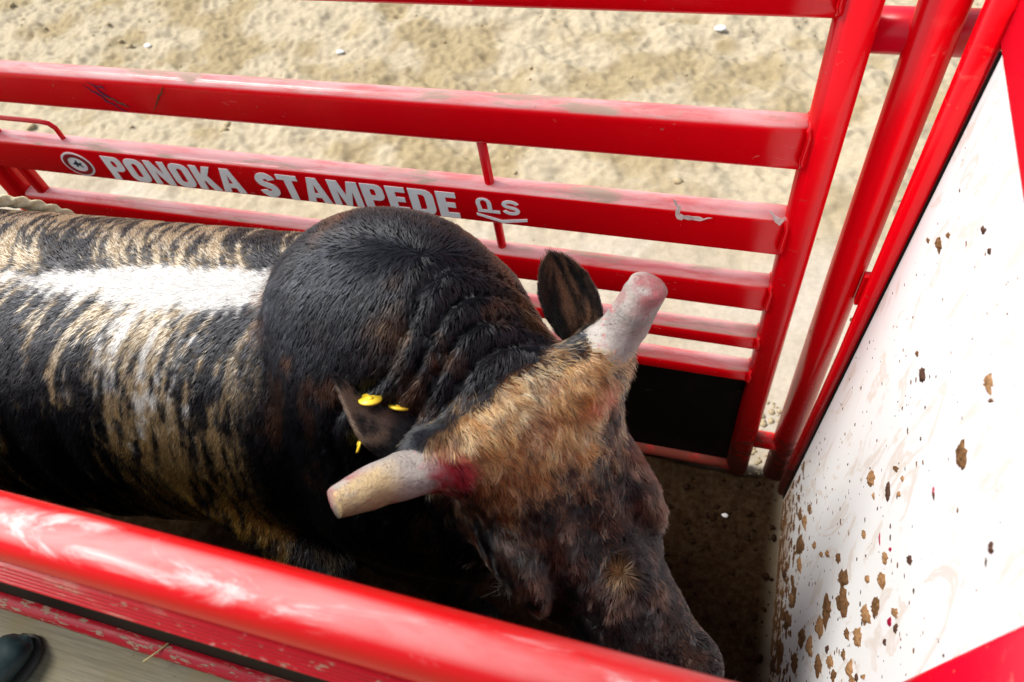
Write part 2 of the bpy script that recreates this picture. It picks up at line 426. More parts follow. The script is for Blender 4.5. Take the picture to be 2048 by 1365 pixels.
post_x('upright_rod', -1.925, -1.890, 0.03, 0.60, 1.30, 0.012, 'post', gate, YG+0.026)
v, f = sweep([(-0.512, YG+0.025, 0.55), (-0.512, YG+0.025, 1.0), (-0.512, YG+0.025, 1.26)], circ_profile(0.0105, 14), upv=(0, 1, 0))
mesh_obj('upright_rod', v, f, M['post'], gate)
# weld beads where rails meet the end post
for (z0, z1) in ((1.543, 1.640), (1.250, 1.345), (1.024, 1.120), (0.832, 0.920), (0.677, 0.732), (0.530, 0.585)):
    V = []; pr = rr_profile(0.054, z1-z0+0.004, 0.022, 6)
    path = [(0.1065+0.002*math.sin(k*2.1), YG+0.025+a, (z0+z1)/2+bz) for k, (a, bz) in enumerate(pr)]
    path.append(path[0])
    v, f = sweep(path, circ_profile(0.0042, 6), upv=(1, 0, 0), caps=False)
    mesh_obj('weld_bead', v, f, M['post'], gate)
v, f = box_vf(-1.96, 0.118, YG+0.020, YG+0.030, 0.055, 0.545)
mesh_obj('kick_sheet', v, f, M['kick'], gate, smooth=False)
lp = [(-2.2, YG+0.03, 1.175), (-1.72, YG+0.03, 1.172), (-1.692, YG+0.03, 1.168), (-1.680, YG+0.03, 1.155), (-1.680, YG+0.03, 1.110)]
v, f = sweep(lp, circ_profile(0.0065, 10), upv=(0, 1, 0)); mesh_obj('latch_loop', v, f, M['post'], gate)

def face(px, py):                                    # photo position -> (x, z) on the gate's inner face
    d = RW @ np.array([px-CX, py-CY, FPX]); p = CAM + d*((YG-CAM[1])/d[1]); return p[0], p[2]
# --- lettering: outlines drawn as polygons and filled
def rrect(x0, y0, x1, y1, r, seg=4):
    pts = []
    for cx, cy, a0 in ((x1-r, y1-r, 0), (x0+r, y1-r, 90), (x0+r, y0+r, 180), (x1-r, y0+r, 270)):
        for k in range(seg+1):
            a = R_(a0+90*k/seg); pts.append((cx+r*math.cos(a), cy+r*math.sin(a)))
    return pts
def right_round(x0, y0, x1, y1, r, seg=4):           # square on the left, rounded on the right
    pts = [(x0, y0)]
    for cx, cy, a0 in ((x1-r, y0+r, 270), (x1-r, y1-r, 0)):
        for k in range(seg+1):
            a = R_(a0+90*k/seg); pts.append((cx+r*math.cos(a), cy+r*math.sin(a)))
    return pts + [(x0, y1)]
def strip(path, w):
    P = [np.array(p, float) for p in path]; L = []; Rr = []
    for i, p in enumerate(P):
        t = P[min(i+1, len(P)-1)] - P[max(i-1, 0)]; t /= np.linalg.norm(t); n = np.array([-t[1], t[0]])
        L.append(tuple(p+n*w/2)); Rr.append(tuple(p-n*w/2))
    return L + Rr[::-1]
def s_path(w, s, h=1.0):
    r = s/2; pts = []
    x0, x1 = r, w-r; top, bot, mid = h-r, r, h/2
    a = (x1-x0)/2; cx = (x0+x1)/2
    for k in range(0, 15):                           # upper bowl, from right end over the top to the middle
        t = R_(10 + 215*k/14 if k < 15 else 0); pts.append((cx+a*math.cos(t), (top+mid)/2+(top-mid)/2*math.sin(t)))
    for k in range(0, 15):
        t = R_(45 - 215*k/14); pts.append((cx+a*math.cos(t), (mid+bot)/2+(mid-bot)/2*math.sin(t)))
    return pts
S = 0.24
GL = {
 'P': (0.62, [right_round(0, 0, S, 1, 0.001) if False else [(0, 0), (S, 0), (S, 0.36)] + right_round(S, 0.36, 0.62, 1, 0.2)[1:] + [(0, 1)], rrect(S, 0.54, 0.62-S*0.95, 0.82, 0.08)]),
 'O': (0.66, [rrect(0, 0, 0.66, 1, 0.24), rrect(S, 0.2, 0.66-S, 0.8, 0.09)]),
 'N': (0.68, [[(0, 0), (S*0.9, 0), (S*0.9, 0.58), (0.68-S*0.95, 0), (0.68, 0), (0.68, 1), (0.68-S*0.9, 1), (0.68-S*0.9, 0.44), (S*0.95, 1), (0, 1)]]),
 'K': (0.68, [[(0, 0), (S, 0), (S, 0.30), (0.29, 0.40), (0.44, 0), (0.70, 0), (0.45, 0.60), (0.67, 1), (0.42, 1), (S, 0.62), (S, 1), (0, 1)]]),
 'A': (0.72, [[(0, 0), (0.23, 0), (0.265, 0.19), (0.455, 0.19), (0.49, 0), (0.72, 0), (0.50, 1), (0.22, 1)], [(0.295, 0.37), (0.425, 0.37), (0.36, 0.76)]]),
 'S': (0.62, [strip(s_path(0.62, S), S)]),
 'T': (0.62, [[(0.2, 0), (0.43, 0), (0.43, 0.80), (0.62, 0.80), (0.62, 1), (0, 1), (0, 0.80), (0.2, 0.80)]]),
 'M': (0.86, [[(0, 0), (0.2, 0), (0.2, 0.62), (0.35, 0), (0.51, 0), (0.66, 0.62), (0.66, 0), (0.86, 0), (0.86, 1), (0.57, 1), (0.43, 0.42), (0.29, 1), (0, 1)]]),
 'E': (0.54, [[(0, 0), (0.54, 0), (0.54, 0.2), (S, 0.2), (S, 0.41), (0.48, 0.41), (0.48, 0.60), (S, 0.60), (S, 0.80), (0.53, 0.80), (0.53, 1), (0, 1)]]),
 'D': (0.66, [right_round(0, 0, 0.66, 1, 0.24), right_round(S, 0.2, 0.66-S, 0.8, 0.09)]),
}
def decal(name, loops, mat, parent, y, th=0.0012):
    cu = bpy.data.curves.new(name, 'CURVE'); cu.dimensions = '2D'; cu.fill_mode = 'BOTH'; cu.extrude = th/2
    for lp in loops:
        sp = cu.splines.new('POLY'); sp.points.add(len(lp)-1); sp.use_cyclic_u = True
        for p, q in zip(sp.points, lp): p.co = (q[0], q[1], 0, 1)
    t = bpy.data.objects.new('tmp', cu); link(t)
    me = bpy.data.meshes.new_from_object(t.evaluated_get(bpy.context.evaluated_depsgraph_get()))
    bpy.data.objects.remove(t)
    vs = [(v.co.x, y - v.co.z, v.co.y) for v in me.vertices]
    fs = [tuple(p.vertices) for p in me.polygons]
    bpy.data.meshes.remove(me)
    return mesh_obj(name, vs, fs, mat, parent, smooth=False)
def word(txt, x0, x1, z0, z1):
    gap = 0.09; tot = sum(GL[c][0] for c in txt) + gap*(len(txt)-1); sx = (x1-x0)/tot; sz = z1-z0; x = x0
    for c in txt:
        w, loops = GL[c]
        decal('letter', [[(x+px*sx, z0+pz*sz) for px, pz in lp] for lp in loops], M['white'], lettered, YG-0.0012)
        x += (w+gap)*sx
ZL0, ZL1 = 1.028, 1.104
word('PONOKA', -1.556, -1.155, ZL0, ZL1)
word('STAMPEDE', -1.108, -0.588, ZL0-0.001, ZL1)
# cattle brand: lazy P and S over a V-shaped rafter
def bp(x, z): return (-0.548+x*0.118, 1.030+z*0.070)
st = 0.10
P1 = [bp(*q) for q in strip([(0.06, 0.42), (0.50, 0.42)], 0.12)]
P2 = [bp(*q) for q in strip([(0.11, 0.48), (0.09, 0.70)] + [(0.20+0.11*math.cos(R_(t)), 0.78+0.16*math.sin(R_(t))) for t in range(180, -1, -30)] + [(0.31, 0.70), (0.31, 0.48)], 0.085)]
decal('brand_letter', [P1], M['white'], lettered, YG-0.0012); decal('brand_letter', [P2], M['white'], lettered, YG-0.0016)
decal('brand_letter', [[bp(0.56+px*0.40, 0.36+pz*0.62) for px, pz in strip(s_path(0.85, 0.2), 0.2)]], M['white'], lettered, YG-0.0012)
decal('brand_rafter', [[bp(*q) for q in [(0.02, 0.30), (0.02, 0.20), (0.52, -0.04), (1.02, 0.14), (1.02, 0.25), (0.52, 0.08)]]], M['white'], lettered, YG-0.0014)
# round badge
def ell(cx, cz, rx, rz, n=40): return [(cx+rx*math.cos(2*math.pi*k/n), cz+rz*math.sin(2*math.pi*k/n)) for k in range(n)]
bc = (-1.652, 1.066)
bd = decal('round_badge', [ell(*bc, 0.048, 0.039)], M['white'], lettered, YG-0.0010)
decal('badge_ring', [ell(*bc, 0.042, 0.034), ell(*bc, 0.029, 0.0235)], M['decalred'], lettered, YG-0.0022)
hr = [(-.75, -.2), (-.6, .15), (-.35, .3), (-.15, .25), (-.1, .6), (.05, .8), (.15, .6), (.12, .3), (.35, .2), (.6, .35), (.8, .2), (.6, .05), (.5, -.15), (.75, -.55), (.6, -.6), (.3, -.25), (.0, -.2), (-.25, -.65), (-.4, -.6), (-.3, -.2), (-.5, -.1)]
decal('badge_figure', [[(bc[0]+px*0.019, bc[1]+0.001+pz*0.016) for px, pz in hr]], M['decaldark'], lettered, YG-0.0022)

# scrapes on the second rail, peeled paint on the lettered rail
def taper(path, w):
    path = [(a[0]+(b_[0]-a[0])*t+random.uniform(-2, 2), a[1]+(b_[1]-a[1])*t+random.uniform(-2, 2)) for a, b_ in zip(path[:-1], path[1:]) for t in (0, .33, .66)] + [path[-1]]
    P = [np.array(face(*q)) for q in path]; L, Rr = [], []
    for i, p in enumerate(P):
        t = P[min(i+1, len(P)-1)]-P[max(i-1, 0)]; t /= np.linalg.norm(t); n = np.array([-t[1], t[0]]); k = w*(math.sin(math.pi*(i+.25)/(len(P)-.5)))*random.uniform(.35, 1.5)
        L.append(tuple(p+n*k/2)); Rr.append(tuple(p-n*k/2))
    return L+Rr[::-1]
for k, (pth, w, mk) in enumerate((([(165, 168), (185, 182), (205, 196), (228, 210), (256, 224)], .006, 'scrape'), ([(172, 162), (196, 177), (222, 196), (243, 207), (262, 216)], .005, 'scrape'),
        ([(208, 192), (226, 198), (243, 206), (258, 214)], .003, 'mudpale'), ([(328, 168), (326, 180), (320, 192), (316, 204), (306, 222)], .004, 'mud'), ([(190, 168), (205, 174), (214, 182)], .004, 'scrape'))):
    decal('paint_scrape', [taper(pth, w)], M[mk], rails[1], YG-0.0010-0.0007*k, 0.0006)
for k, (pth, w) in enumerate((([(1346, 398), (1358, 415), (1356, 436), (1376, 434), (1400, 438), (1425, 436)], .015), ([(1540, 420), (1552, 436), (1560, 444), (1572, 434)], .013))):
    decal('peeled_paint', [taper(pth, w)], M['peel'], lettered, YG-0.0010-0.0007*k, 0.0006)

# ------------------------------------------------------------------ ROUND POST between gate and slide gate
pst = thing('chute_post', 'thick round red post between the tube gate and the white slide gate', 'post', (0.249, YG+0.03, 0))
v, f = sweep([(0.252, YG+0.034, -0.02), (0.249, YG+0.034, 0.9), (0.249, YG+0.034, 2.0)], circ_profile(0.0355, 32), upv=(0, 1, 0))
mesh_obj('pipe', v, f, M['post'], pst)
v, f = sweep([(0.150, YG+0.060, 1.490), (0.23, YG+0.060, 1.490), (0.335, YG+0.060, 1.490)], circ_profile(0.035, 28)); mesh_obj('hinge_tube', v, f, M['panelred'], pst)
v, f = sweep([(0.160, YG+0.034, 0.195), (0.21, YG+0.034, 0.195), (0.235, YG+0.034, 0.195)], circ_profile(0.026, 24)); mesh_obj('hinge_tube', v, f, M['post'], pst)
bevel_box('base_strap', 0.250, 0.283, YG+0.06, YG+0.10, 0.0, 0.075, M['yellow'], pst, 0.003)

# ------------------------------------------------------------------ SLIDE GATE with the white sheet
X0P, KP = 0.285, 0.026                             # the sheet leans a little: x = X0P + KP*z
def xs(z): return X0P+KP*z
sg = thing('slide_gate', 'white mud spattered sheet metal gate in a red frame closing the chute head end', 'gate', (X0P, 0.65, 0))
v, f = box_vf(0, 0.006, 0.20, 1.049, 0.0, 1.60)
v = [(x+xs(z), y, z) for x, y, z in v]
sheet = mesh_obj('sheet', v, f, M['sheet'], sg, smooth=False)
v, f = sweep([(0.284, 1.071, -0.01), (0.301, 1.071, 0.75), (0.309, 1.071, 1.9)], rr_profile(0.042, 0.036, 0.012), upv=(0, 1, 0))
mesh_obj('frame_bar', v, f, M['post'], sg)
v, f = sweep([(0.336, 0.13, 1.578), (0.336, 0.6, 1.578), (0.336, 1.125, 1.578)], rr_profile(0.034, 0.095, 0.012)); mesh_obj('frame_bar', v, f, M['panelred'], sg)
v, f = sweep([(0.318, 0.306, 0.9), (0.318, 0.286, 1.2125), (0.318, 0.266, 1.525)], [(a, b_-0.05) for a, b_ in rr_profile(0.05, 0.10, 0.012)], upv=(0, 1, 0)); mesh_obj('frame_bar', v, f, M['panelred'], sg)
bevel_box('spacer_plate', 0.276, 0.296, 1.088, 1.106, 0.905, 0.995, M['post'], sg, 0.002)

v, f = box_vf(-0.004, -0.0005, 1.0435, 1.0495, 0.0, 1.53); mesh_obj('gap_shadow_strip', [(x+xs(z), y, z) for x, y, z in v], f, M['black'], sg, smooth=False)  # black strip standing for the shadowed gap between sheet and frame bar
def on_panel(px, py):                               # photo position -> (y, z) on the sheet
    d = RW @ np.array([px-CX, py-CY, FPX]); p = CAM + d*((X0P+KP*CAM[2])/(d[0]-KP*d[2])); return p[1], p[2]
def clump(c, A, B, seed, th):
    """irregular raised splat on the sheet: noisy outline with half axes A, B (y, z), domed crumbly relief"""
    nr, na = 4, 20; P = [(0, 0, 0.8+0.4*random.random())]; F = []
    ph = random.random()*10
    for r in range(1, nr+1):
        for k in range(na):
            a = 2*math.pi*k/na
            o = (0.42+0.95*float(vnoise(np.array([math.cos(a)*2.4+ph, math.sin(a)*2.4, seed*1.7]), seed)))*random.uniform(.82, 1.18)
            rr = r/nr*o
            P.append((math.cos(a)*rr, math.sin(a)*rr, (1-(r/nr)**3)*(0.45+0.9*random.random()) if r < nr else -0.1))
    for k in range(na): F.append((0, 1+(k+1) % na, 1+k))
    for r in range(nr-1):
        for k in range(na):
            a0 = 1+r*na+k; a1 = 1+r*na+(k+1) % na; F.append((a0, a1, a1+na, a0+na))
    V = []
    for a, b_, t in P:
        y = c[0]+A[0]*a+B[0]*b_; z = c[1]+A[1]*a+B[1]*b_; V.append((xs(z)-th*t, y, z))
    return V, F
# (photo x, y, width px, height px, tone)
CL = [(1880,490,13,34,'m'),(1857,482,7,12,'m'),(1896,472,9,14,'m'),(1968,462,10,20,'d'),(1980,503,7,16,'d'),(1847,750,13,36,'d'),(1978,767,18,42,'p'),(1982,802,12,12,'m'),(1926,912,22,66,'m'),
 (1743,958,16,36,'p'),(1792,938,12,16,'m'),(1806,958,6,15,'p'),(1777,985,8,46,'d'),(1798,990,7,14,'p'),(1868,990,5,24,'d'),(1748,992,5,18,'p'),(1728,1070,8,18,'p'),(1678,1118,12,26,'m'),
 (1771,1118,14,30,'p'),(1820,1122,11,22,'d'),(1983,1098,12,30,'d'),(1687,1158,21,42,'m'),(1686,1208,30,70,'m'),(1655,1222,22,66,'m'),(1764,1160,14,42,'p'),(1735,1160,10,22,'p'),
 (1752,1215,18,44,'m'),(1733,1232,22,46,'p'),(1790,1226,18,24,'p'),(1792,1258,9,22,'d'),(1770,1286,7,16,'d'),(1640,1252,18,52,'p'),(1604,1275,18,46,'m'),(1638,1330,18,52,'m'),(1600,1090,16,50,'m'),(1600,1130,8,44,'p'),(1629,1092,8,18,'p'),(1643,1110,8,16,'p'),(1655,1108,9,16,'p'),(1570,1150,10,28,'d'),
 (1575,1240,14,40,'m'),(1560,1300,16,60,'m'),(1590,1325,18,50,'m'),(1620,1295,16,46,'p'),(1660,1325,14,36,'p'),(1700,1340,16,44,'p'),(1716,1275,16,40,'p'),(1695,1270,12,28,'m'),(1585,1200,12,36,'p'),(1668,1352,12,26,'m'),(1688,1310,10,26,'m'),(1610,1045,10,34,'p'),(1601,1030,8,28,'m'),(1566,1055,9,24,'m'),(1620,1018,7,22,'m'),(1714,1356,6,22,'d'),(1655,1300,6,20,'d'),(1727,1355,10,14,'p'),(1704,1360,16,20,'p'),(1548,1330,10,40,'d'),(1540,1280,8,40,'p'),(1703,640,5,10,'m'),(1835,708,6,14,'m')]
def place_clump(px, py, w, h, k):
    c = on_panel(px, py); w, h = w*.86, h*.9
    A = (np.array(on_panel(px+w/2, py))-np.array(on_panel(px-w/2, py)))/2
    B = (np.array(on_panel(px, py+h/2))-np.array(on_panel(px, py-h/2)))/2
    return clump(c, A*1.0, B*1.08, k, min(0.006, 0.14*min(np.linalg.norm(A), np.linalg.norm(B))*2+0.0012))
for k, (px, py, w, h, tone) in enumerate(CL):
    V, F = place_clump(px, py, w, h, k)
    mesh_obj('mud_clod', V, F, M[{'m': 'mud', 'p': 'mudpale', 'd': 'muddark'}[tone]], sheet, smooth=True)
sm = {'mud': [], 'muddark': []}
for k in range(700):
    z = 1.5*random.random()**2.2; y = random.uniform(0.3, 1.04)
    s_ = random.choice((0.0010, 0.0012, 0.0016, 0.002, 0.003))*(1.2-0.35*z)
    sm['mud' if random.random() < .65 else 'muddark'].append(clump((y, z), (s_*random.uniform(1.0, 2.6), 0), (0, s_*random.uniform(.8, 1.6)), k, s_*0.4))
# the crust along the foot of the sheet
for k in range(420):
    z = 0.30*random.random()**1.8; y = random.uniform(0.3, 1.03)
    s_ = random.uniform(0.003, 0.009)
    sm['mud'].append(clump((y, z), (s_*random.uniform(1.0, 2.8), 0), (0, s_*random.uniform(.8, 1.5)), k, s_*0.35))
for mk, lst in sm.items():
    v, f = join(*lst); o = mesh_obj('mud_speckle', v, f, M[mk], sheet); o['kind'] = 'stuff'
for px, py, w, h in ((1868, 985, 4, 26), (1780, 1245, 8, 22), (1781, 1100, 5, 10), (1760, 1080, 2, 30)):
    v, f = place_clump(px, py, w, h, 5); mesh_obj('blood_fleck', v, f, M['blood'], sheet)

# ------------------------------------------------------------------ NEAR SIDE of the chute
nw = thing('near_fence', 'near red chute side with scuffed thick top rail in the foreground', 'fence', (-0.9, 0.12, 0))
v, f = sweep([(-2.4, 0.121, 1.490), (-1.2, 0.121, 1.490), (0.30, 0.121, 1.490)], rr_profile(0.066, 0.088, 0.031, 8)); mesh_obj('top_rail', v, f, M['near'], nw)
for k in range(5):
    y0 = 0.0825-0.0028*k; z0 = 1.464-0.0060*k
    v, f = sweep([(-2.4, y0+0.010, z0), (-1.0, y0+0.010, z0), (0.28, y0+0.010, z0)], rr_profile(0.020, 0.0046, 0.0020, 3)); mesh_obj('track_strip', v, f, M['track'], nw)
v, f = box_vf(-2.4, 0.27, 0.128, 0.146, 0.10, 1.435); mesh_obj('side_sheet', v, f, M['black'], nw, smooth=False)  # darkness of the shadowed gap above the pipe put into the sheet colour
v, f = sweep([(-2.4, 0.1180, 0.606), (-1.0, 0.1180, 0.606), (0.28, 0.1180, 0.606)], circ_profile(0.0215, 20)); mesh_obj('lower_pipe', v, f, M['pipe'], nw)
for x in (-2.36, 0.24):
    post_x('side_post', x-0.03, x+0.03, 0.05, 0.0, 1.44, 0.02, 'post', nw, 0.172)

dk = thing('deck', 'weathered grey tan deck beside the lower red pipe', 'platform', (-0.9, -0.4, 0))
bevel_box('deck_plate', -2.4, 0.35, -0.85, 0.100, 0.560, 0.584, M['deck'], dk, 0.003)
for x in (-2.3, 0.25):
    for y in (-0.8, 0.03):
        post_x('leg', x-0.03, x+0.03, 0.06, 0.0, 0.559, 0.01, 'pipe', dk, y)
# the boot on the deck
bt = thing('cowboy_boot', 'round toe of a dark blue green leather boot on the deck', 'boot', (-1.40, -0.10, 0.584))
def boot_section(t):                                  # t 0 heel .. 1 toe ; returns half width, height
    w = np.interp(t, [0, .1, .3, .55, .75, .9, .97, 1.0], [.028, .036, .036, .044, .050, .044, .030, .004])
    h = np.interp(t, [0, .1, .3, .5, .65, .8, .92, 1.0], [.10, .14, .15, .10, .075, .062, .050, .020])
    return w, h
def boot_loft(zlo, grow, hs, name, mat):
    rows = []; na = 16
    for t in np.linspace(0, 1, 26):
        w, h = boot_section(t); w += grow; h = h*hs if hs else 0.018
        y = -0.235 + (0.295+grow)*t
        ring = []
        for k in range(na):
            a = 2*math.pi*k/na; ca, sa = math.cos(a), math.sin(a)
            ring.append((w*np.sign(ca)*abs(ca)**0.8, y, zlo + h*(0.5+0.5*np.sign(sa)*abs(sa)**0.8)))
        rows.append(ring)
    V = [p for r in rows for p in r]; F = []
    for i in range(len(rows)-1):
        for k in range(na): F.append((i*na+k, i*na+(k+1) % na, (i+1)*na+(k+1) % na, (i+1)*na+k))
    F.append(tuple(range(na))); F.append(tuple((len(rows)-1)*na+k for k in range(na))[::-1])
    rot_ = Matrix.Rotation(R_(-14), 3, 'Z')
    V = [tuple(rot_ @ Vector(p) + Vector((-1.385, 0.002, 0.584))) for p in V]
    return mesh_obj(name, V, F, mat, bt)
boot_loft(0.018, 0.0, 1.0, 'upper', M['leather']); boot_loft(0.001, 0.006, 0.0, 'sole', M['sole'])
rot_ = Matrix.Rotation(R_(-14), 3, 'Z'); c0 = rot_ @ Vector((0, -0.185, 0)) + Vector((-1.385, 0.002, 0.584))
v, f = sweep([(c0.x, c0.y, 0.70), (c0.x, c0.y, 0.80), (c0.x, c0.y-0.01, 0.95)], circ_profile(0.046, 20, 0.058), upv=(0, 1, 0), scales=[.9, 1, 1.25]); mesh_obj('shaft', v, f, M['leather'], bt)

# ------------------------------------------------------------------ BULL: one body from a blended distance field
P0 = np.array([-0.258, 0.530, 1.235]); P1 = np.array([0.030, 0.268, 0.845])
HL = np.linalg.norm(P1-P0); hd = (P1-P0)/HL
lat = np.array([0.198, 0.223, 0.0]); lat -= hd*(lat @ hd); lat /= np.linalg.norm(lat)
nrm = np.cross(hd, lat)
if nrm[2] < 0: nrm = -nrm
def head_uvw(p): q = p-P0; return q @ hd, q @ lat, q @ nrm
def smin(a, b, k):
    h = np.clip(0.5+0.5*(b-a)/k, 0, 1); return b+(a-b)*h - k*h*(1-h)
def ellipsoid(p, c, r, Rm=None):
    q = p-np.array(c)
    if Rm is not None: q = q @ Rm
    r = np.array(r); k0 = np.linalg.norm(q/r, axis=-1); k1 = np.linalg.norm(q/(r*r), axis=-1)+1e-9
    return k0*(k0-1)/k1
def cone(p, a, b, ra, rb):
    a = np.array(a); b = np.array(b); d = b-a; t = np.clip(((p-a) @ d)/(d @ d), 0, 1)
    return np.linalg.norm(p-a-t[..., None]*d, axis=-1) - (ra+(rb-ra)*t)
TS = np.array([  # x, yc, zc, half width, half height
 [-2.30, .57, 1.00, .06, .08], [-2.20, .575, .98, .19, .22], [-2.05, .58, .97, .26, .29], [-1.80, .59, .95, .285, .32], [-1.50, .60, .93, .30, .345],
 [-1.20, .615, .925, .30, .355], [-0.95, .63, .93, .285, .36], [-0.70, .64, .93, .275, .375], [-0.50, .645, .92, .26, .36], [-0.35, .63, .90, .20, .29], [-0.24, .61, .88, .10, .15]])
def torso(p):
    x = np.clip(p[..., 0], TS[0, 0], TS[-1, 0])
    yc, zc, a, b_ = (np.interp(x, TS[:, 0], TS[:, k]) for k in (1, 2, 3, 4))
    qy = np.abs((p[..., 1]-yc)/a); qz = np.abs((p[..., 2]-zc)/b_)
    e = 2.25; d = ((qy**e+qz**e)**(1/e)-1)*np.minimum(a, b_)
    return np.maximum(d, np.abs(p[..., 0]-x)-0.0) if False else np.where(p[..., 0] == x, d, np.sqrt(np.maximum(d, 0)**2 + (p[..., 0]-x)**2))
HS = np.array([ # u, half width, depth down, top w offset
 [-.06, .085, .13, -.03], [-.02, .125, .17, -.008], [.04, .145, .20, .006], [.11, .150, .225, .010], [.19, .150, .235, .006], [.26, .142, .225, .0], [.33, .124, .195, -.002], [.40, .108, .165, -.002], [.48, .102, .150, -.004], [.58, .100, .130, -.010], [.645, .066, .080, -.042]])
def head(p):
    u, v, w = head_uvw(p); uc = np.clip(u, HS[0, 0], HS[-1, 0])
    a, dp, tw = (np.interp(uc, HS[:, 0], HS[:, k]) for k in (1, 2, 3))
    b_ = dp/2; wc = tw-b_
    qv = np.abs(v/a); qw = np.abs((w-wc)/b_); e = 2.6
    d = ((qv**e+qw**e)**(1/e)-1)*np.minimum(a, b_)
    return np.where(u == uc, d, np.sqrt(np.maximum(d, 0)**2+(u-uc)**2))
def hp(u, v, w): return P0+hd*u+lat*v+nrm*w
Rh = np.stack([hd, lat, nrm], 1)
def frame(ax, up=(0, 0, 1)):
    ax = np.array(ax, float); ax /= np.linalg.norm(ax); s = np.cross(up, ax); s /= np.linalg.norm(s); return np.stack([ax, s, np.cross(ax, s)], 1)
def rest_sdf(p):
    """everything but the head"""
    d = torso(p)
    # shoulders, hump, neck
    sh = ellipsoid(p, (-.56, .645, 1.12), (.20, .25, .27))
    sh = smin(sh, ellipsoid(p, (-.535, .66, 1.210), (.220, .170, .20)), .05)
    sh = smin(sh, ellipsoid(p, (-.555, .50, .92), (.175, .165, .27)), .05)
    sh = smin(sh, ellipsoid(p, (-.555, .77, .92), (.175, .15, .27)), .05)
    d = smin(d, sh, .014)
    nk = cone(p, (-.47, .64, 1.10), (-.30, .56, 1.04), .225, .150)
    nk = smin(nk, cone(p, (-.48, .65, 1.27), (-.30, .57, 1.155), .14, .105), .06)
    nk = smin(nk, ellipsoid(p, (-.43, .52, .86), (.17, .17, .22)), .08)      # dewlap and brisket
    d = smin(d, nk, .05)
    # haunches
    d = smin(d, ellipsoid(p, (-1.98, .43, .86), (.24, .16, .30)), .06); d = smin(d, ellipsoid(p, (-1.98, .75, .86), (.24, .16, .30)), .06)
    d = smin(d, ellipsoid(p, (-1.80, .60, 1.20), (.16, .20, .08)), .06)
    # skin fold running down behind the elbow
    d = smin(d, cone(p, (-.96, .385, 1.05), (-.70, .338, .72), .022, .062), .022)
    d = d + .006*np.sin(p[..., 0]*2*math.pi/.105)*sstep(-1.0, -1.12, p[..., 0])*sstep(-1.75, -1.55, p[..., 0])*sstep(.72, .82, p[..., 2])*sstep(1.2, 1.05, p[..., 2]) + .010*(fbm(p*4.2, 171, 2)-.5)
    # legs
    for s, yo in ((-1, .46), (1, .79)):
        fx = -.56 + (.04 if s > 0 else 0)
        d = smin(d, cone(p, (fx, yo, .72), (fx+.03, yo, .42), .105, .062), .05)
        d = smin(d, cone(p, (fx+.03, yo, .42), (fx+.02, yo, .14), .052, .040), .03)
        d = smin(d, cone(p, (fx+.02, yo, .14), (fx+.05, yo, .045), .046, .060), .02)
        hx = -1.95
        d = smin(d, cone(p, (hx, yo-.0, .74), (hx-.05, yo, .54), .13, .085), .05)
        d = smin(d, cone(p, (hx-.05, yo, .54), (hx-.17, yo, .40), .075, .055), .03)
        d = smin(d, cone(p, (hx-.17, yo, .40), (hx-.12, yo, .13), .050, .042), .03)
        d = smin(d, cone(p, (hx-.12, yo, .13), (hx-.08, yo, .045), .046, .060), .02)
    # tail
    d = smin(d, cone(p, (-2.24, .575, 1.10), (-2.33, .575, .80), .035, .02), .03); d = smin(d, cone(p, (-2.33, .575, .80), (-2.33, .575, .42), .02, .032), .02)
    return d
KD = np.array([-.75, .62, .0]); KD /= np.linalg.norm(KD)
def body_sdf(p):
    d = rest_sdf(p)
    # neck wrinkles just behind the poll
    q = p-P0; t = q @ KD + 0.25*np.abs(q @ lat-0.02)**1.3 + 0.05*(vnoise(p*9.0, 5)-.5)
    up = sstep(.98, 1.14, p[..., 2])*sstep(.02, .06, t)*sstep(.22, .13, t)
    wv = np.abs(np.sin(t*math.pi/.036))
    d = d + up*0.027*(1-wv)**1.7 - up*0.003*wv
    d = d + 0.004*(fbm(p*13.0, 8, 2)-.5)
    hdn = head(p)
    hdn = smin(hdn, ellipsoid(p, hp(.045, 0, -.02), (.10, .155, .055), Rh), .04)       # poll ridge
    for s in (-1, 1):
        hdn = smin(hdn, ellipsoid(p, hp(.240, s*(.124 if s < 0 else .108), -.034), (.080, .030, .042), Rh), .03)  # brows
        hdn = smin(hdn, ellipsoid(p, hp(.24, s*.092, -.150), (.135, .055, .095), Rh), .05)   # cheeks
        hdn = smin(hdn, ellipsoid(p, hp(.57, s*.058, -.042), (.055, .045, .050), Rh), .03)   # nostril wings
        hdn = np.maximum(hdn, -ellipsoid(p, hp(.615, s*.060, -.028), (.026, .014, .020), Rh)) # nostrils
        hdn = smin(hdn, cone(p, hp(.02, s*.09, -.015), hp(.00, s*.16, -.02), .058, .050), .03)  # horn bosses
    u, v, w = head_uvw(p)
    # dished face: shallow hollow down the middle, ridge lumps
    hdn = hdn + 0.013*np.exp(-((v/.032)**2+((u-.25)/.075)**2)) + 0.012*np.exp(-(((np.abs(v)-.085)/.026)**2+((u-.34)/.10)**2)) - 0.006*np.exp(-((v/.06)**2+((u-.12)/.06)**2)) + 0.003*(fbm(p*16.0, 12, 3)-.5)
    return smin(d, hdn, .028)

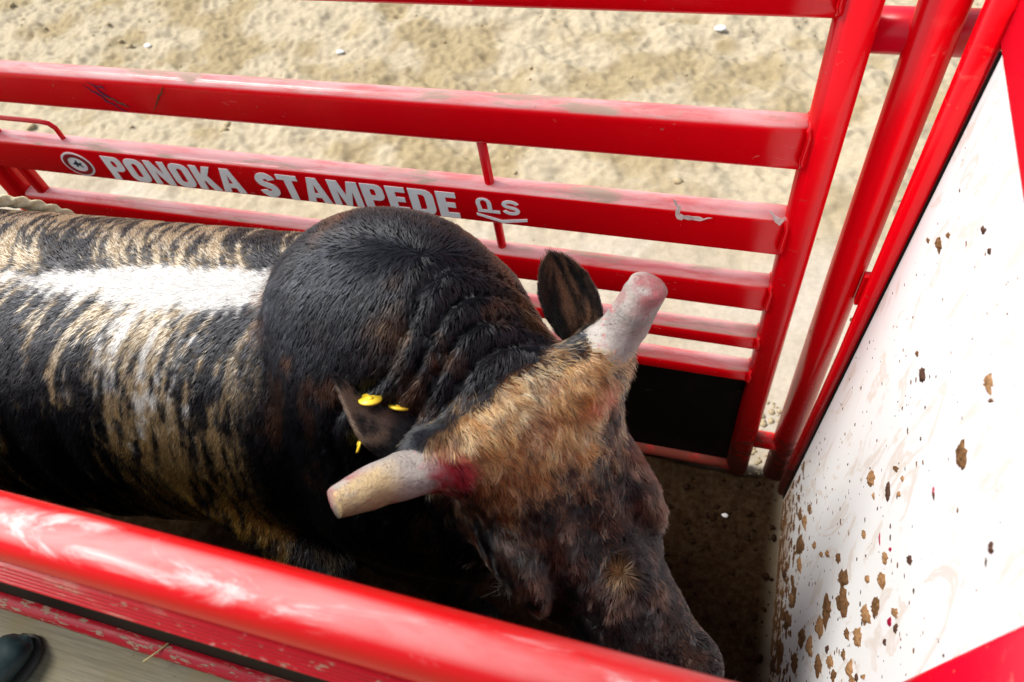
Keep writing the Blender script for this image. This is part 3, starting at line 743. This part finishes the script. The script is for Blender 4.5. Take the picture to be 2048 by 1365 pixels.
def surface_nets(lo, hi, h):
    n = np.ceil((np.array(hi)-np.array(lo))/h).astype(int)+1
    ax = [lo[k]+h*np.arange(n[k]) for k in range(3)]
    val = np.empty(n, np.float32)
    for i0 in range(0, n[0], 24):
        g_ = np.stack(np.meshgrid(ax[0][i0:i0+24], ax[1], ax[2], indexing='ij'), -1)
        val[i0:i0+24] = body_sdf(g_)
    ins = val < 0
    c = n-1
    acc = np.zeros((*c, 3), np.float32); cnt = np.zeros(c, np.float32)
    corners = [(i, j, k) for i in (0, 1) for j in (0, 1) for k in (0, 1)]
    def sl(a, o): return a[o[0]:o[0]+c[0], o[1]:o[1]+c[1], o[2]:o[2]+c[2]]
    for a_ in corners:
        for axn in range(3):
            if a_[axn]: continue
            b_ = list(a_); b_[axn] = 1
            va, vb = sl(val, a_), sl(val, b_); cr = sl(ins, a_) != sl(ins, b_)
            t = np.where(cr, va/np.where(cr, va-vb, 1), 0)
            for k in range(3): acc[..., k] += np.where(cr, a_[k] + (t if k == axn else 0), 0)
            cnt += cr
    act = cnt > 0; vid = -np.ones(c, np.int64); vid[act] = np.arange(act.sum())
    cell = np.argwhere(act); V = (cell + acc[act]/cnt[act][:, None])*h + np.array(lo)
    F = []
    for axn in range(3):
        o1 = [0, 0, 0]; o1[axn] = 1
        A = ins[tuple(slice(0, n[k]-o1[k]) for k in range(3))]; B_ = ins[tuple(slice(o1[k], n[k]) for k in range(3))]
        e = np.argwhere(A != B_); u_, v_ = (axn+1) % 3, (axn+2) % 3
        e = e[(e[:, u_] > 0) & (e[:, v_] > 0) & (e[:, u_] < c[u_]) & (e[:, v_] < c[v_])]
        fl = A[tuple(e.T)]
        def vi(du, dv):
            q = e.copy(); q[:, u_] -= du; q[:, v_] -= dv; return vid[tuple(q.T)]
        Q = np.stack([vi(1, 1), vi(0, 1), vi(0, 0), vi(1, 0)], -1)
        Q[~fl] = Q[~fl][:, ::-1]; F.append(Q)
    return V, np.concatenate(F)
def sdf_grad(p, e=0.004):
    g_ = np.stack([body_sdf(p+np.eye(3)[k]*e)-body_sdf(p-np.eye(3)[k]*e) for k in range(3)], -1)/(2*e)
    return g_
BV, BF = surface_nets((-2.45, .18, -.01), (0.22, 1.08, 1.54), 0.0115)
for _ in range(2):
    g_ = sdf_grad(BV); d_ = body_sdf(BV); BV = BV - g_*(np.clip(d_, -.01, .01)/np.maximum((g_*g_).sum(-1), .25))[:, None]
BN = sdf_grad(BV, .006); BN /= np.linalg.norm(BN, axis=-1, keepdims=True)

# --- coat colour as a function of place on the body
def coat(p, rnd=None):
    x, y, z = p[..., 0], p[..., 1], p[..., 2]
    ys = np.interp(x, [-2.2, -1.3, -.9, -.6], [.575, .60, .625, .650])
    side = y-ys
    arc = np.sqrt(side**2 + np.maximum(1.29-z, 0)**2)*np.sign(side)      # distance round the barrel from the spine
    u, v, w = head_uvw(p)
    ishead = sstep(-.050, -.015, u + .030*(fbm(p*26, 115, 2)-.5)*2 + .016*np.exp(-(v/.06)**2))*sstep(.20, .16, np.abs(v))*sstep(-.30, -.25, w)
    if rnd is not None: ishead = np.where(rnd[0] < ishead, 1.0, 0.0)
    hump = 1-sstep(-.01, .07, np.minimum(1.0, -(x+.705) + .10*(fbm(p*6, 61, 2)-.5)))
    hump = np.clip(hump, 0, 1)
    if rnd is not None: hump = np.where(rnd[2] < hump, 1.0, 0.0)
    # brindle: bars that run round the barrel
    aa = np.abs(arc); xw = x + .13*(1-np.exp(-aa/.11)) + .035*(fbm(p*5.0, 71, 2)-.5)
    bar = fbm(np.stack([xw*105.0, arc*9.0, z*0.0], -1), 72, 3, .6)
    grain = fbm(np.stack([xw*130.0, arc*26.0, z*0], -1), 75, 2, .6)
    patch = fbm(np.stack([xw*7.0, arc*3.0, z*0], -1), 78, 2)
    f = .5 + (bar-.5)*.9 + (grain-.5)*.9 + (patch-.5)*.75
    bias = .00 + .08*sstep(.40, .05, np.abs(arc)) + .06*sstep(-1.0, -1.3, x) + .02*sstep(.40, .60, np.abs(arc)) - .10*sstep(.16, .30, np.abs(arc))*sstep(-1.3, -1.15, x)*sstep(-1.0, -1.1, x)
    f = sstep(.515-bias, .81-bias, f)
    if rnd is not None: f = np.where(rnd[0] < f*1.25-.12, 1.0, 0.0)*.94
    tan = mixc(np.array([.44, .32, .185]), np.array([.46, .250, .050]), sstep(.16, .50, np.abs(arc)))
    dark = mixc(np.array([.007, .0078, .0105]), np.array([.014, .009, .005]), sstep(.3, .7, np.abs(arc)))
    c = mixc(dark, tan, f)
    # white stripe along the spine
    ww = np.interp(x, [-1.7, -1.35, -1.15, -.95, -.80, -.70, -.655], [-.05, -.035, -.012, .010, .014, .006, -.006])
    soft = np.interp(x, [-1.6, -1.2, -.8], [.075, .068, .050])
    off = side + .028*(fbm(np.stack([x*9, y*0, z*0], -1), 81, 2)-.5)
    st_ = sstep(1.0, 0.0, (np.abs(off+.012)-ww)/(soft*np.where(off < -.012, 1.7, 1.0))) * np.interp(x, [-2.0, -1.4, -1.1], [.22, .50, .95])
    wash = sstep(.30, .05, np.abs(arc+.14))*(arc < 0)*sstep(-1.25, -.95, x)*sstep(-.74, -.88, x)*.62
    st_ = np.maximum(st_, wash*sstep(.40, .66, bar))
    g2 = fbm(np.stack([x*110, arc*40, z*9], -1), 83, 2)
    wf = sstep(.5-.16, .5+.16, st_*.95 + (g2-.5)*.8)*sstep(.04, .2, st_)
    if rnd is not None: wf = np.where(rnd[1] < wf, 1.0, 0.0)
    c = mixc(c, np.array([.80, .79, .77]), wf)
    # hump, shoulder and neck: near black with brown glints
    br = fbm(p*np.array([26, 26, 10.]), 85, 3); br2 = fbm(p*5.0, 87, 2)
    nb = mixc(np.array([.006, .0072, .0105]), np.array([.070, .030, .014]), sstep(.52, .72, br)*sstep(.42, .62, br2)*.8)
    low = sstep(1.08, .85, z)
    nb = mixc(nb, np.array([.035, .024, .008]), low*sstep(.48, .66, br)*.8)
    kk = (p-P0) @ KD; near_poll = sstep(.02, .07, kk)*sstep(.20, .10, kk)*sstep(1.15, 1.22, z)*sstep(.49, .55, y)
    nb = mixc(nb, np.array([.12, .062, .028]), near_poll*sstep(.50, .62, fbm(p*11, 89, 3))*.8)
    c = mixc(c, nb, hump)
    # head
    hb_ = mixc(np.array([.008, .0078, .0095]), np.array([.062, .026, .015]), sstep(.38, .76, fbm(p*34, 91, 3))*.62)
    edge = .150 + .05*(fbm(p*np.array([9., 9., 9.]), 93, 2)-.5)*2 - .075*sstep(.04, .14, v) - .055*sstep(-.06, -.15, v)
    tn = sstep(edge+.055, edge-.035, u + .09*(fbm(p*28, 95, 3)-.5)*2)
    tn = np.maximum(tn*.93, .09*sstep(.5, .68, fbm(p*18, 96, 3)))
    if rnd is not None: tn = np.where(rnd[2] < tn, 1.0, 0.0)
    tcol = mixc(np.array([.39, .150, .045]), np.array([.52, .28, .115]), sstep(.4, .68, fbm(p*24, 97, 3)))
    tcol = mixc(tcol, np.array([.055, .03, .022]), sstep(.56, .70, fbm(p*14, 99, 3))*.75)
    hb_ = mixc(hb_, tcol, tn*.96)
    wh = np.exp(-(((u-.330)/.020)**2+((v-.010)/.014)**2)); hb_ = mixc(hb_, np.array([.30, .17, .07]), np.clip(wh*.8, 0, .5))
    hb_ = mixc(hb_, np.array([.11, .045, .028]), sstep(.09, .14, np.abs(v))*sstep(.52, .62, fbm(p*30, 101, 2))*.6)
    # blood at the near horn's root and a smear across the poll
    bl_ = sstep(.050, .026, np.linalg.norm(p-hp(.022, -.152, .02), axis=-1) + .02*(fbm(p*40, 103, 2)-.5))
    hb_ = mixc(hb_, np.array([.26, .002, .018]), bl_*.92*sstep(.3, .55, fbm(p*60, 104, 2)+.12))
    dd = np.linalg.norm((np.stack([u, v], -1)-np.array([.045, .100]))/np.array([.020, .05]), axis=-1)
    hb_ = mixc(hb_, np.array([.26, .035, .020]), sstep(1.2, .4, dd + .9*(fbm(p*50, 105, 2)-.5))*.7)
    dd = np.linalg.norm((np.stack([u, v], -1)-np.array([.03, .0]))/np.array([.03, .035]), axis=-1)
    hb_ = mixc(hb_, np.array([.13, .03, .025]), sstep(1.2, .4, dd + .9*(fbm(p*50, 107, 2)-.5))*.55)
    c = mixc(c, hb_, ishead)
    return np.clip(c, .003, .9), ishead, hump, side, arc
bull = thing('bull', 'brindle bull with white back stripe, dark hump and blunt grey horns standing in the chute', 'bull', (-0.95, 0.62, 0))
bc_, _, _, _, _ = coat(BV)
body = mesh_obj('body', BV, BF, M['skin'], bull)
colattr(body.data, bc_*0.40)

# --- ears: cupped leaves; horns; eyes
def ear_vf(base, tip, width, cup, facing, curl=0.0):
    base = np.array(base, float); tip = np.array(tip, float); ax = tip-base; L = np.linalg.norm(ax); ax /= L
    f_ = np.array(facing, float); f_ -= ax*(f_ @ ax); f_ /= np.linalg.norm(f_); s = np.cross(ax, f_)
    nu, nv = 18, 13; front = []; 
    for i in range(nu):
        t = i/(nu-1); w = width*np.interp(t, [0, .12, .3, .5, .7, .85, .95, 1], [.42, .55, .86, 1, .92, .66, .36, .03])
        for j in range(nv):
            a = (j/(nv-1)*2-1)
            c_ = cup*(1-.6*t)*(w/width)
            front.append(base + ax*L*t + s*a*w*.5 + f_*(c_*(a*a) - .012*math.sin(t*3.1) + curl*t*t))
    front = np.array(front); V = np.concatenate([front, front - f_*0.008])
    F = []; n0 = nu*nv
    for i in range(nu-1):
        for j in range(nv-1):
            q = i*nv+j; F.append((q, q+1, q+nv+1, q+nv)); F.append((n0+q, n0+q+nv, n0+q+nv+1, n0+q+1))
    loop = [j for j in range(nv)] + [i*nv+nv-1 for i in range(1, nu)] + [(nu-1)*nv+j for j in range(nv-2, -1, -1)] + [i*nv for i in range(nu-2, 0, -1)]
    for k in range(len(loop)):
        a_, b_ = loop[k], loop[(k+1) % len(loop)]; F.append((b_, a_, n0+a_, n0+b_))
    return V, F, ax, f_, s, L
hair_src = []; RIMS = -1.0
EARPATH = [(-.405, .452, 1.195), (-.445, .449, 1.215), (-.474, .446, 1.245), (-.496, .451, 1.280), (-.519, .466, 1.335)]
def make_ear(base, tip, width, cup, facing, tone, curl=0.0, rim=0.0):
    V, F, ax, f_, s, L = ear_vf(base, tip, width, cup, facing, curl)
    o = mesh_obj('ear', V, F, M['skin'], bull)
    q = V-np.array(base); t = (q @ ax)/L; sd_ = np.abs(q @ s)/(width*.5)
    q2 = np.stack([t*3.0, (q @ s)*130, q @ f_*20], -1)
    n_ = fbm(q2+V*4, 111, 3)
    c = mixc(np.array([.010, .0095, .010]), np.array([.24, .125, .075]), sstep(.46, .66, n_)*sstep(.92, .55, sd_)*sstep(.05, .35, t)*sstep(1.0, .86, t)*tone)
    c = mixc(c, np.array([.34, .25, .19]), rim*sstep(.70, .95, (q @ s)/(width*.5)*RIMS)*sstep(.35, .6, t))
    colattr(o.data, c*.8)
    hair_src.append((V, F, c, ax)); return o
far_ear = make_ear((-.190, .690, 1.165), (-.272, .772, 1.315), .095, .030, (.35, -.75, .55), .6)
def rolled_ear(path, radii):
    """the near ear, seen from behind: a rolled leaf, closed and flattened, with a paler outer edge"""
    P = np.array(path, float); n = 26; t0 = np.linspace(0, 1, len(P)); tt = np.linspace(0, 1, n)
    Q = np.stack([np.interp(tt, t0, P[:, k]) for k in range(3)], -1)
    for _ in range(4): Q[1:-1] = .25*Q[:-2]+.5*Q[1:-1]+.25*Q[2:]
    rr = np.interp(tt, np.linspace(0, 1, len(radii)), radii)
    v, f = sweep(Q, circ_profile(1.0, 22, .80), upv=(.15, -.35, .93), scales=rr)
    V = np.array(v); f = [tuple(q) for q in f if len(q) == 4]
    ctr = np.repeat(Q, 22, 0); rel = (V-ctr)/np.repeat(rr, 22)[:, None]; tl = np.repeat(tt, 22)
    n_ = fbm(V*np.array([60, 60, 60.])+3, 111, 3)
    c = mixc(np.array([.012, .0115, .013]), np.array([.14, .098, .075]), sstep(.40, .62, n_)*sstep(.30, .50, tl)*.8)  # lit brown-grey middle painted in, base left dark
    c = mixc(c, np.array([.36, .28, .22]), .7*sstep(.45, .85, -(rel @ np.array([.66, .60, .10])))*sstep(.45, .7, tl)*sstep(1.0, .9, tl))
    o = mesh_obj('ear', V, f, M['skin'], bull); colattr(o.data, c*.8)
    d = Q[-1]-Q[0]; hair_src.append((V, f, c, d/np.linalg.norm(d))); return o
near_ear = rolled_ear(EARPATH, [.043, .047, .035, .017, .003])
def horn(path, radii, name='horn', pink=0.6, worn=None):
    P = np.array(path, float); n = 22; t = np.linspace(0, 1, len(P)); tt = np.linspace(0, 1, n)
    # Catmull-like smoothing by quadratic interpolation
    Q = np.stack([np.interp(tt, t, P[:, k]) for k in range(3)], -1)
    for _ in range(3): Q[1:-1] = .25*Q[:-2]+.5*Q[1:-1]+.25*Q[2:]
    rr = np.interp(tt, np.linspace(0, 1, len(radii)), radii)
    prof = circ_profile(1.0, 24)
    endp = Q[-1]; d = Q[-1]-Q[-2]; d /= np.linalg.norm(d)
    Q = np.concatenate([Q, [endp+d*.004, endp+d*.008]]); rr = np.concatenate([rr, [rr[-1]*(.97 if worn else .86), rr[-1]*(.90 if worn else .55)]])
    v, f = sweep(Q, prof, upv=(0.1, 0.2, 1), scales=rr)
    V = np.array(v); tl0 = np.repeat(np.linspace(0, 1, len(Q)), 24); V += (V-np.repeat(Q, 24, 0))*(.20*(fbm(V*42, 121, 3)-.5) + .025*np.sin(tl0*70+3*vnoise(V*20, 122))*sstep(.75, .3, tl0))[:, None]
    o = mesh_obj(name, V, f, M['horn'], bull)
    tl = np.repeat(np.linspace(0, 1, len(Q)), 24)
    c = mixc(np.array([.36, .335, .31]), np.array([.23, .21, .20]), sstep(.35, .65, fbm(V*30, 123, 3)))
    c = mixc(c, np.array([.30, .065, .075]), pink*1.4*sstep(.55, .95, tl)*sstep(.42, .60, fbm(V*35, 125, 3)))
    if worn: c = mixc(c, np.array([.42, .31, .16]), sstep(.50, .62, tl)*sstep(.0, .010, (V-np.repeat(Q, 24, 0)) @ np.array(worn)))
    if worn: c = mixc(c, np.array([.26, .002, .020]), sstep(.40, .28, tl + .45*(fbm(V*45, 127, 3)-.5))*sstep(-.005, .02, (V-np.repeat(Q, 24, 0)) @ np.array(worn)))
    if worn: c = mixc(c, np.array([.45, .05, .04]), .8*sstep(.5, .62, fbm(V*np.array([50, 50, 50.]), 129, 3))*sstep(.48, .40, tl)*sstep(.012, .0, np.abs((V-np.repeat(Q, 24, 0)) @ np.array(worn) - .02)))
    colattr(o.data, c); return o
horn([(-.200, .612, 1.185), (-.165, .648, 1.225), (-.130, .685, 1.27), (-.100, .705, 1.345)], [.050, .056, .045, .036, .033, .030])
horn([(-.315, .455, 1.190), (-.360, .412, 1.225), (-.420, .357, 1.25), (-.462, .305, 1.275)], [.047, .045, .038, .035, .031, .024], worn=(.35, -.75, .55))
# eyes
for s in (-1, 1):
    V, F = blob_vf(hp(.245, s*.138, -.062), (.020, .020, .020), 3, 3, 1, 0.0); mesh_obj('eye', V, F, M['eye'], bull)
# ear tags
def disc(c, nrm_, r, th=0.003):
    c = np.array(c); n_ = np.array(nrm_, float); n_ /= np.linalg.norm(n_)
    v, f = sweep([c-n_*th/2, c, c+n_*th/2], circ_profile(r, 20), upv=(0.3, 0.5, 0.81)); return v, f
for c, n_, r in (((-.474, .462, 1.292), (-.05, .48, .85), .0175), ((-.440, .473, 1.262), (.05, .75, .62), .0155), ((-.500, .422, 1.215), (-.9, -.2, .5), .015)):
    v, f = disc(c, n_, r); tg = mesh_obj('ear_tag', v, f, M['yellow'], bull)
    nn = np.array(n_, float); nn /= np.linalg.norm(nn); v, f = disc(np.array(c)+nn*.002, n_, r*.28, .003); mesh_obj('tag_stud', v, f, M['yellow'], tg)

# --- hair: one curve per hair, coloured and combed by place
def make_hair(name, roots, nrmv, flow, length, cols, lift, rad, curlamp):
    n = len(roots); K = 5
    fl = flow - nrmv*(flow*nrmv).sum(-1, keepdims=True); fl /= np.maximum(np.linalg.norm(fl, axis=-1, keepdims=True), 1e-6)
    jit = rng.normal(0, 1, (n, 3)); jit -= nrmv*(jit*nrmv).sum(-1, keepdims=True)
    fl = fl + jit*.17 + np.stack([vnoise(roots*90, 151+q_)-.5 for q_ in range(3)], -1)*(.16+.65*curlamp)[:, None]; fl /= np.linalg.norm(fl, axis=-1, keepdims=True)
    sidev = np.cross(nrmv, fl)
    t = np.linspace(0, 1, K)[None, :, None]
    cl = (vnoise(roots*75, 131)-.5)[:, None, None]*2*curlamp[:, None, None]
    Lh = length[:, None, None]
    pts = roots[:, None] - nrmv[:, None]*.0002 + Lh*(fl[:, None]*(t) + nrmv[:, None]*lift[:, None, None]*(t*(1.3-.55*t)) + sidev[:, None]*cl*(t*t))
    hc = bpy.data.hair_curves.new(name); hc.add_curves([K]*n)
    off = np.array(bull.location)
    hc.attributes['position'].data.foreach_set('vector', (pts-off).astype(np.float32).ravel())
    ra = hc.attributes.get('radius') or hc.attributes.new('radius', 'FLOAT', 'POINT')
    rv = (rad[:, None]*np.array([1, 1, .9, .65, .15])[None]).astype(np.float32); ra.data.foreach_set('value', rv.ravel())
    ca = hc.attributes.new('col', 'FLOAT_COLOR', 'CURVE'); cc = np.ones((n, 4), np.float32); cc[:, :3] = cols; ca.data.foreach_set('color', cc.ravel())
    hc.materials.append(M['hair'])
    o = link(bpy.data.objects.new(name, hc)); o.parent = bull; return o
def sample(V, F, n, weight=None):
    V = np.asarray(V); F = np.asarray(F); tri = np.concatenate([F[:, [0, 1, 2]], F[:, [0, 2, 3]]])
    a, b_, c = V[tri[:, 0]], V[tri[:, 1]], V[tri[:, 2]]
    cr = np.cross(b_-a, c-a); ar = np.linalg.norm(cr, axis=-1)/2
    w = ar*(weight[tri[:, 0]] if weight is not None else 1); k = rng.choice(len(tri), n, p=w/w.sum())
    r1, r2 = np.sqrt(rng.random(n)), rng.random(n)
    p = a[k]*(1-r1)[:, None] + b_[k]*(r1*(1-r2))[:, None] + c[k]*(r1*r2)[:, None]
    return p, k, tri, cr/np.maximum(2*ar, 1e-12)[:, None]
NH = 430000
u_, v_, w_ = head_uvw(BV)
wt = np.ones(len(BV)); wt *= .25+.75*sstep(.45, .75, BV[:, 2]); wt *= .4+.6*sstep(-1.75, -1.45, BV[:, 0])
wt *= .5+.5*sstep(-.4, .0, BN @ np.array([.1, -.5, .86]))
hd_w = (u_ > -.05)*(np.abs(v_) < .19)*(w_ > -.25); wt *= 1+.9*hd_w
roots, k, tri, _ = sample(BV, BF, NH, wt)
nv_ = BN[tri[k, 0]]+BN[tri[k, 1]]+BN[tri[k, 2]]; nv_ /= np.linalg.norm(nv_, axis=-1, keepdims=True)
hc_, ish, hmp, side, arc = coat(roots, rng.random((3, NH)))
hu, hv, hw = head_uvw(roots)
ft = np.stack([-.45+0*side, np.clip(side/.16, -1, 1)*.55, -.25-.75*np.clip(np.abs(side)/.2, 0, 1)], -1)
fh = np.stack([-.25+.3*(fbm(roots*4, 141, 2)-.5), np.clip((roots[:, 1]-.655)/.12, -1, 1)*.6, -.8+0*side], -1)
flow = ft*(1-hmp)[:, None]+fh*hmp[:, None]
rad_w = (hu-.330)[:, None]*hd + (hv-0.010)[:, None]*lat; rad_w /= np.maximum(np.linalg.norm(rad_w, axis=-1, keepdims=True), 1e-3)
down = hd[None]*1.0 + lat[None]*(hv*2.2)[:, None]
tt = np.exp(-(((hu-.33)/.045)**2+((hv-.01)/.035)**2))
swirl = hd*(fbm(roots*11, 143, 2)-.5)[:, None]*1.2 + lat*(fbm(roots*11, 145, 2)-.5)[:, None]*1.6
fhead = down*(1-tt)[:, None] + rad_w*tt[:, None]*1.1 + swirl
flow = flow*(1-ish)[:, None] + fhead*ish[:, None]
ln = .0125*(1-ish)*(1+.10*hmp) + ish*(.0145 + .006*sstep(.20, .05, hu) - .008*sstep(.38, .52, hu))
ln *= rng.uniform(.6, 1.25, NH)
lift = .13 + .05*ish + (.11+.08*ish)*rng.random(NH)
clumpv = np.exp((vnoise(roots*np.array([150, 150, 150.]), 161)-.5)*(.9+1.3*ish))
vary = (rng.lognormal(0, .5, NH)*clumpv)[:, None]
make_hair('coat', roots, nv_, flow, ln, np.clip(hc_*vary, .002, .92), lift, rng.uniform(.00026, .00044, NH), .12+.5*ish)
# lashes at the near eye, a few whiskers at the muzzle
def tuft(name, centre, spread, dirs, n, L):
    r = np.array(centre) + rng.normal(0, 1, (n, 3))*spread; d = np.array(dirs, float)/np.linalg.norm(dirs)
    nv2 = np.repeat(d[None], n, 0); fl2 = nv2 + rng.normal(0, .45, (n, 3)) + np.array([0, 0, -.3])
    make_hair(name, r, nv2, fl2, L*rng.uniform(.5, 1.2, n), np.full((n, 3), .012), np.full(n, 1.6), np.full(n, .00028), np.full(n, .3))
tuft('eyelashes', hp(.245, -.146, -.045), .010, -lat*1.0+nrm*.1+hd*.2, 46, .026)
tuft('whiskers', hp(.60, .06, -.06), .022, lat*.8+nrm*.5+hd*.5, 34, .026)
# ears
er, en, ef, ec = [], [], [], []
for V, F, c, ax in hair_src:
    p, k, tri, fn = sample(V, F, 5500); er.append(p); en.append(fn[k]); ef.append(np.repeat(ax[None], len(p), 0)); ec.append(c[tri[k, 0]])
er, en, ef, ec = map(np.concatenate, (er, en, ef, ec)); n = len(er)
make_hair('ear_hair', er, en, ef, .010*rng.uniform(.6, 1.3, n), np.clip(ec*rng.uniform(.6, 1.4, n)[:, None], .002, .9), .22+.1*rng.random(n), rng.uniform(.0002, .0003, n), np.full(n, .1))

# ------------------------------------------------------------------ ROPE round the flank
def rope_loop():
    pts = []
    for a in np.linspace(0, 2*math.pi, 120, endpoint=False):
        ca, sa = math.cos(a), math.sin(a)
        x = -1.545 + .06*ca - .05*max(sa, 0)
        c0 = np.array([x, .60, .93]); r = np.linspace(.7, .12, 300)
        q = c0 + np.stack([0*r, ca*r, sa*r], -1); d = body_sdf(q); i = np.argmax(d < .021); pts.append(q[i])
    P = np.array(pts)
    for _ in range(6): P = .25*np.roll(P, 1, 0)+.5*P+.25*np.roll(P, -1, 0)
    return P
P = rope_loop(); n = len(P); Q = np.concatenate([np.linspace(P[i], P[(i+1) % n], 6, endpoint=False) for i in range(n)])
Q = np.concatenate([Q, Q[:1]])
V = []; F = []; na = 12
for i in range(len(Q)):
    t = Q[(i+1) % (len(Q)-1)]-Q[i-1 if i else -2]; t /= np.linalg.norm(t); s = np.cross(t, (1.0, 0.02, 0.03)); s /= np.linalg.norm(s); u = np.cross(s, t)
    for k in range(na):
        a = 2*math.pi*k/na; r = .0125*(1+.22*math.cos(3*a-i*.55)); V.append(Q[i]+s*r*math.cos(a)+u*r*math.sin(a))
for i in range(len(Q)-1):
    for k in range(na): F.append((i*na+k, (i+1)*na+k, (i+1)*na+(k+1) % na, i*na+(k+1) % na))
tag(mesh_obj('flank_rope', V, F, M['rope'], None, origin=(-1.60, .60, .93)), 'pale twisted rope round the back of the bull at the left edge', 'rope')

# ------------------------------------------------------------------ small litter
def scrap(px, py, s, mat, name, label, cat, group):
    d = RW @ np.array([px-CX, py-CY, FPX]); p = CAM + d*((0.0-CAM[2])/d[2])
    h = ground_h(np.array([p[0]]), np.array([p[1]]))[0][0]
    V, F = blob_vf((p[0], p[1], h+s*.4), (s*1.3, s, s*.45), int(px) % 50, 2, 1, .6)
    o = mesh_obj(name, V, F, M[mat], None, origin=(p[0], p[1], h))
    tag(o, label, cat, group)
scrap(1440, 66, .022, 'paper', 'paper_scrap', 'bright white scrap on the dirt left of the gate post top', 'litter', 'white scraps on the dirt')
scrap(680, 103, .018, 'paper', 'paper_scrap', 'small white scrap on the dirt above the middle of the gate', 'litter', 'white scraps on the dirt')
scrap(296, 92, .018, 'paper', 'paper_scrap', 'small white scrap on the dirt at the upper left', 'litter', 'white scraps on the dirt')
scrap(1449, 1034, .008, 'paper', 'paper_scrap', 'tiny white fleck on the dark chute floor by the bull face', 'litter', 'white scraps on the dirt')

v, f = sweep([(-1.062, 0.080, 0.630), (-1.040, 0.107, 0.6305), (-1.024, 0.132, 0.6295)], circ_profile(0.0022, 6))
tag(mesh_obj('straw', v, f, M['straw'], None, origin=(-1.04, 0.105, 0.614)), 'short pale straw lying across the chipped lower red pipe', 'straw')
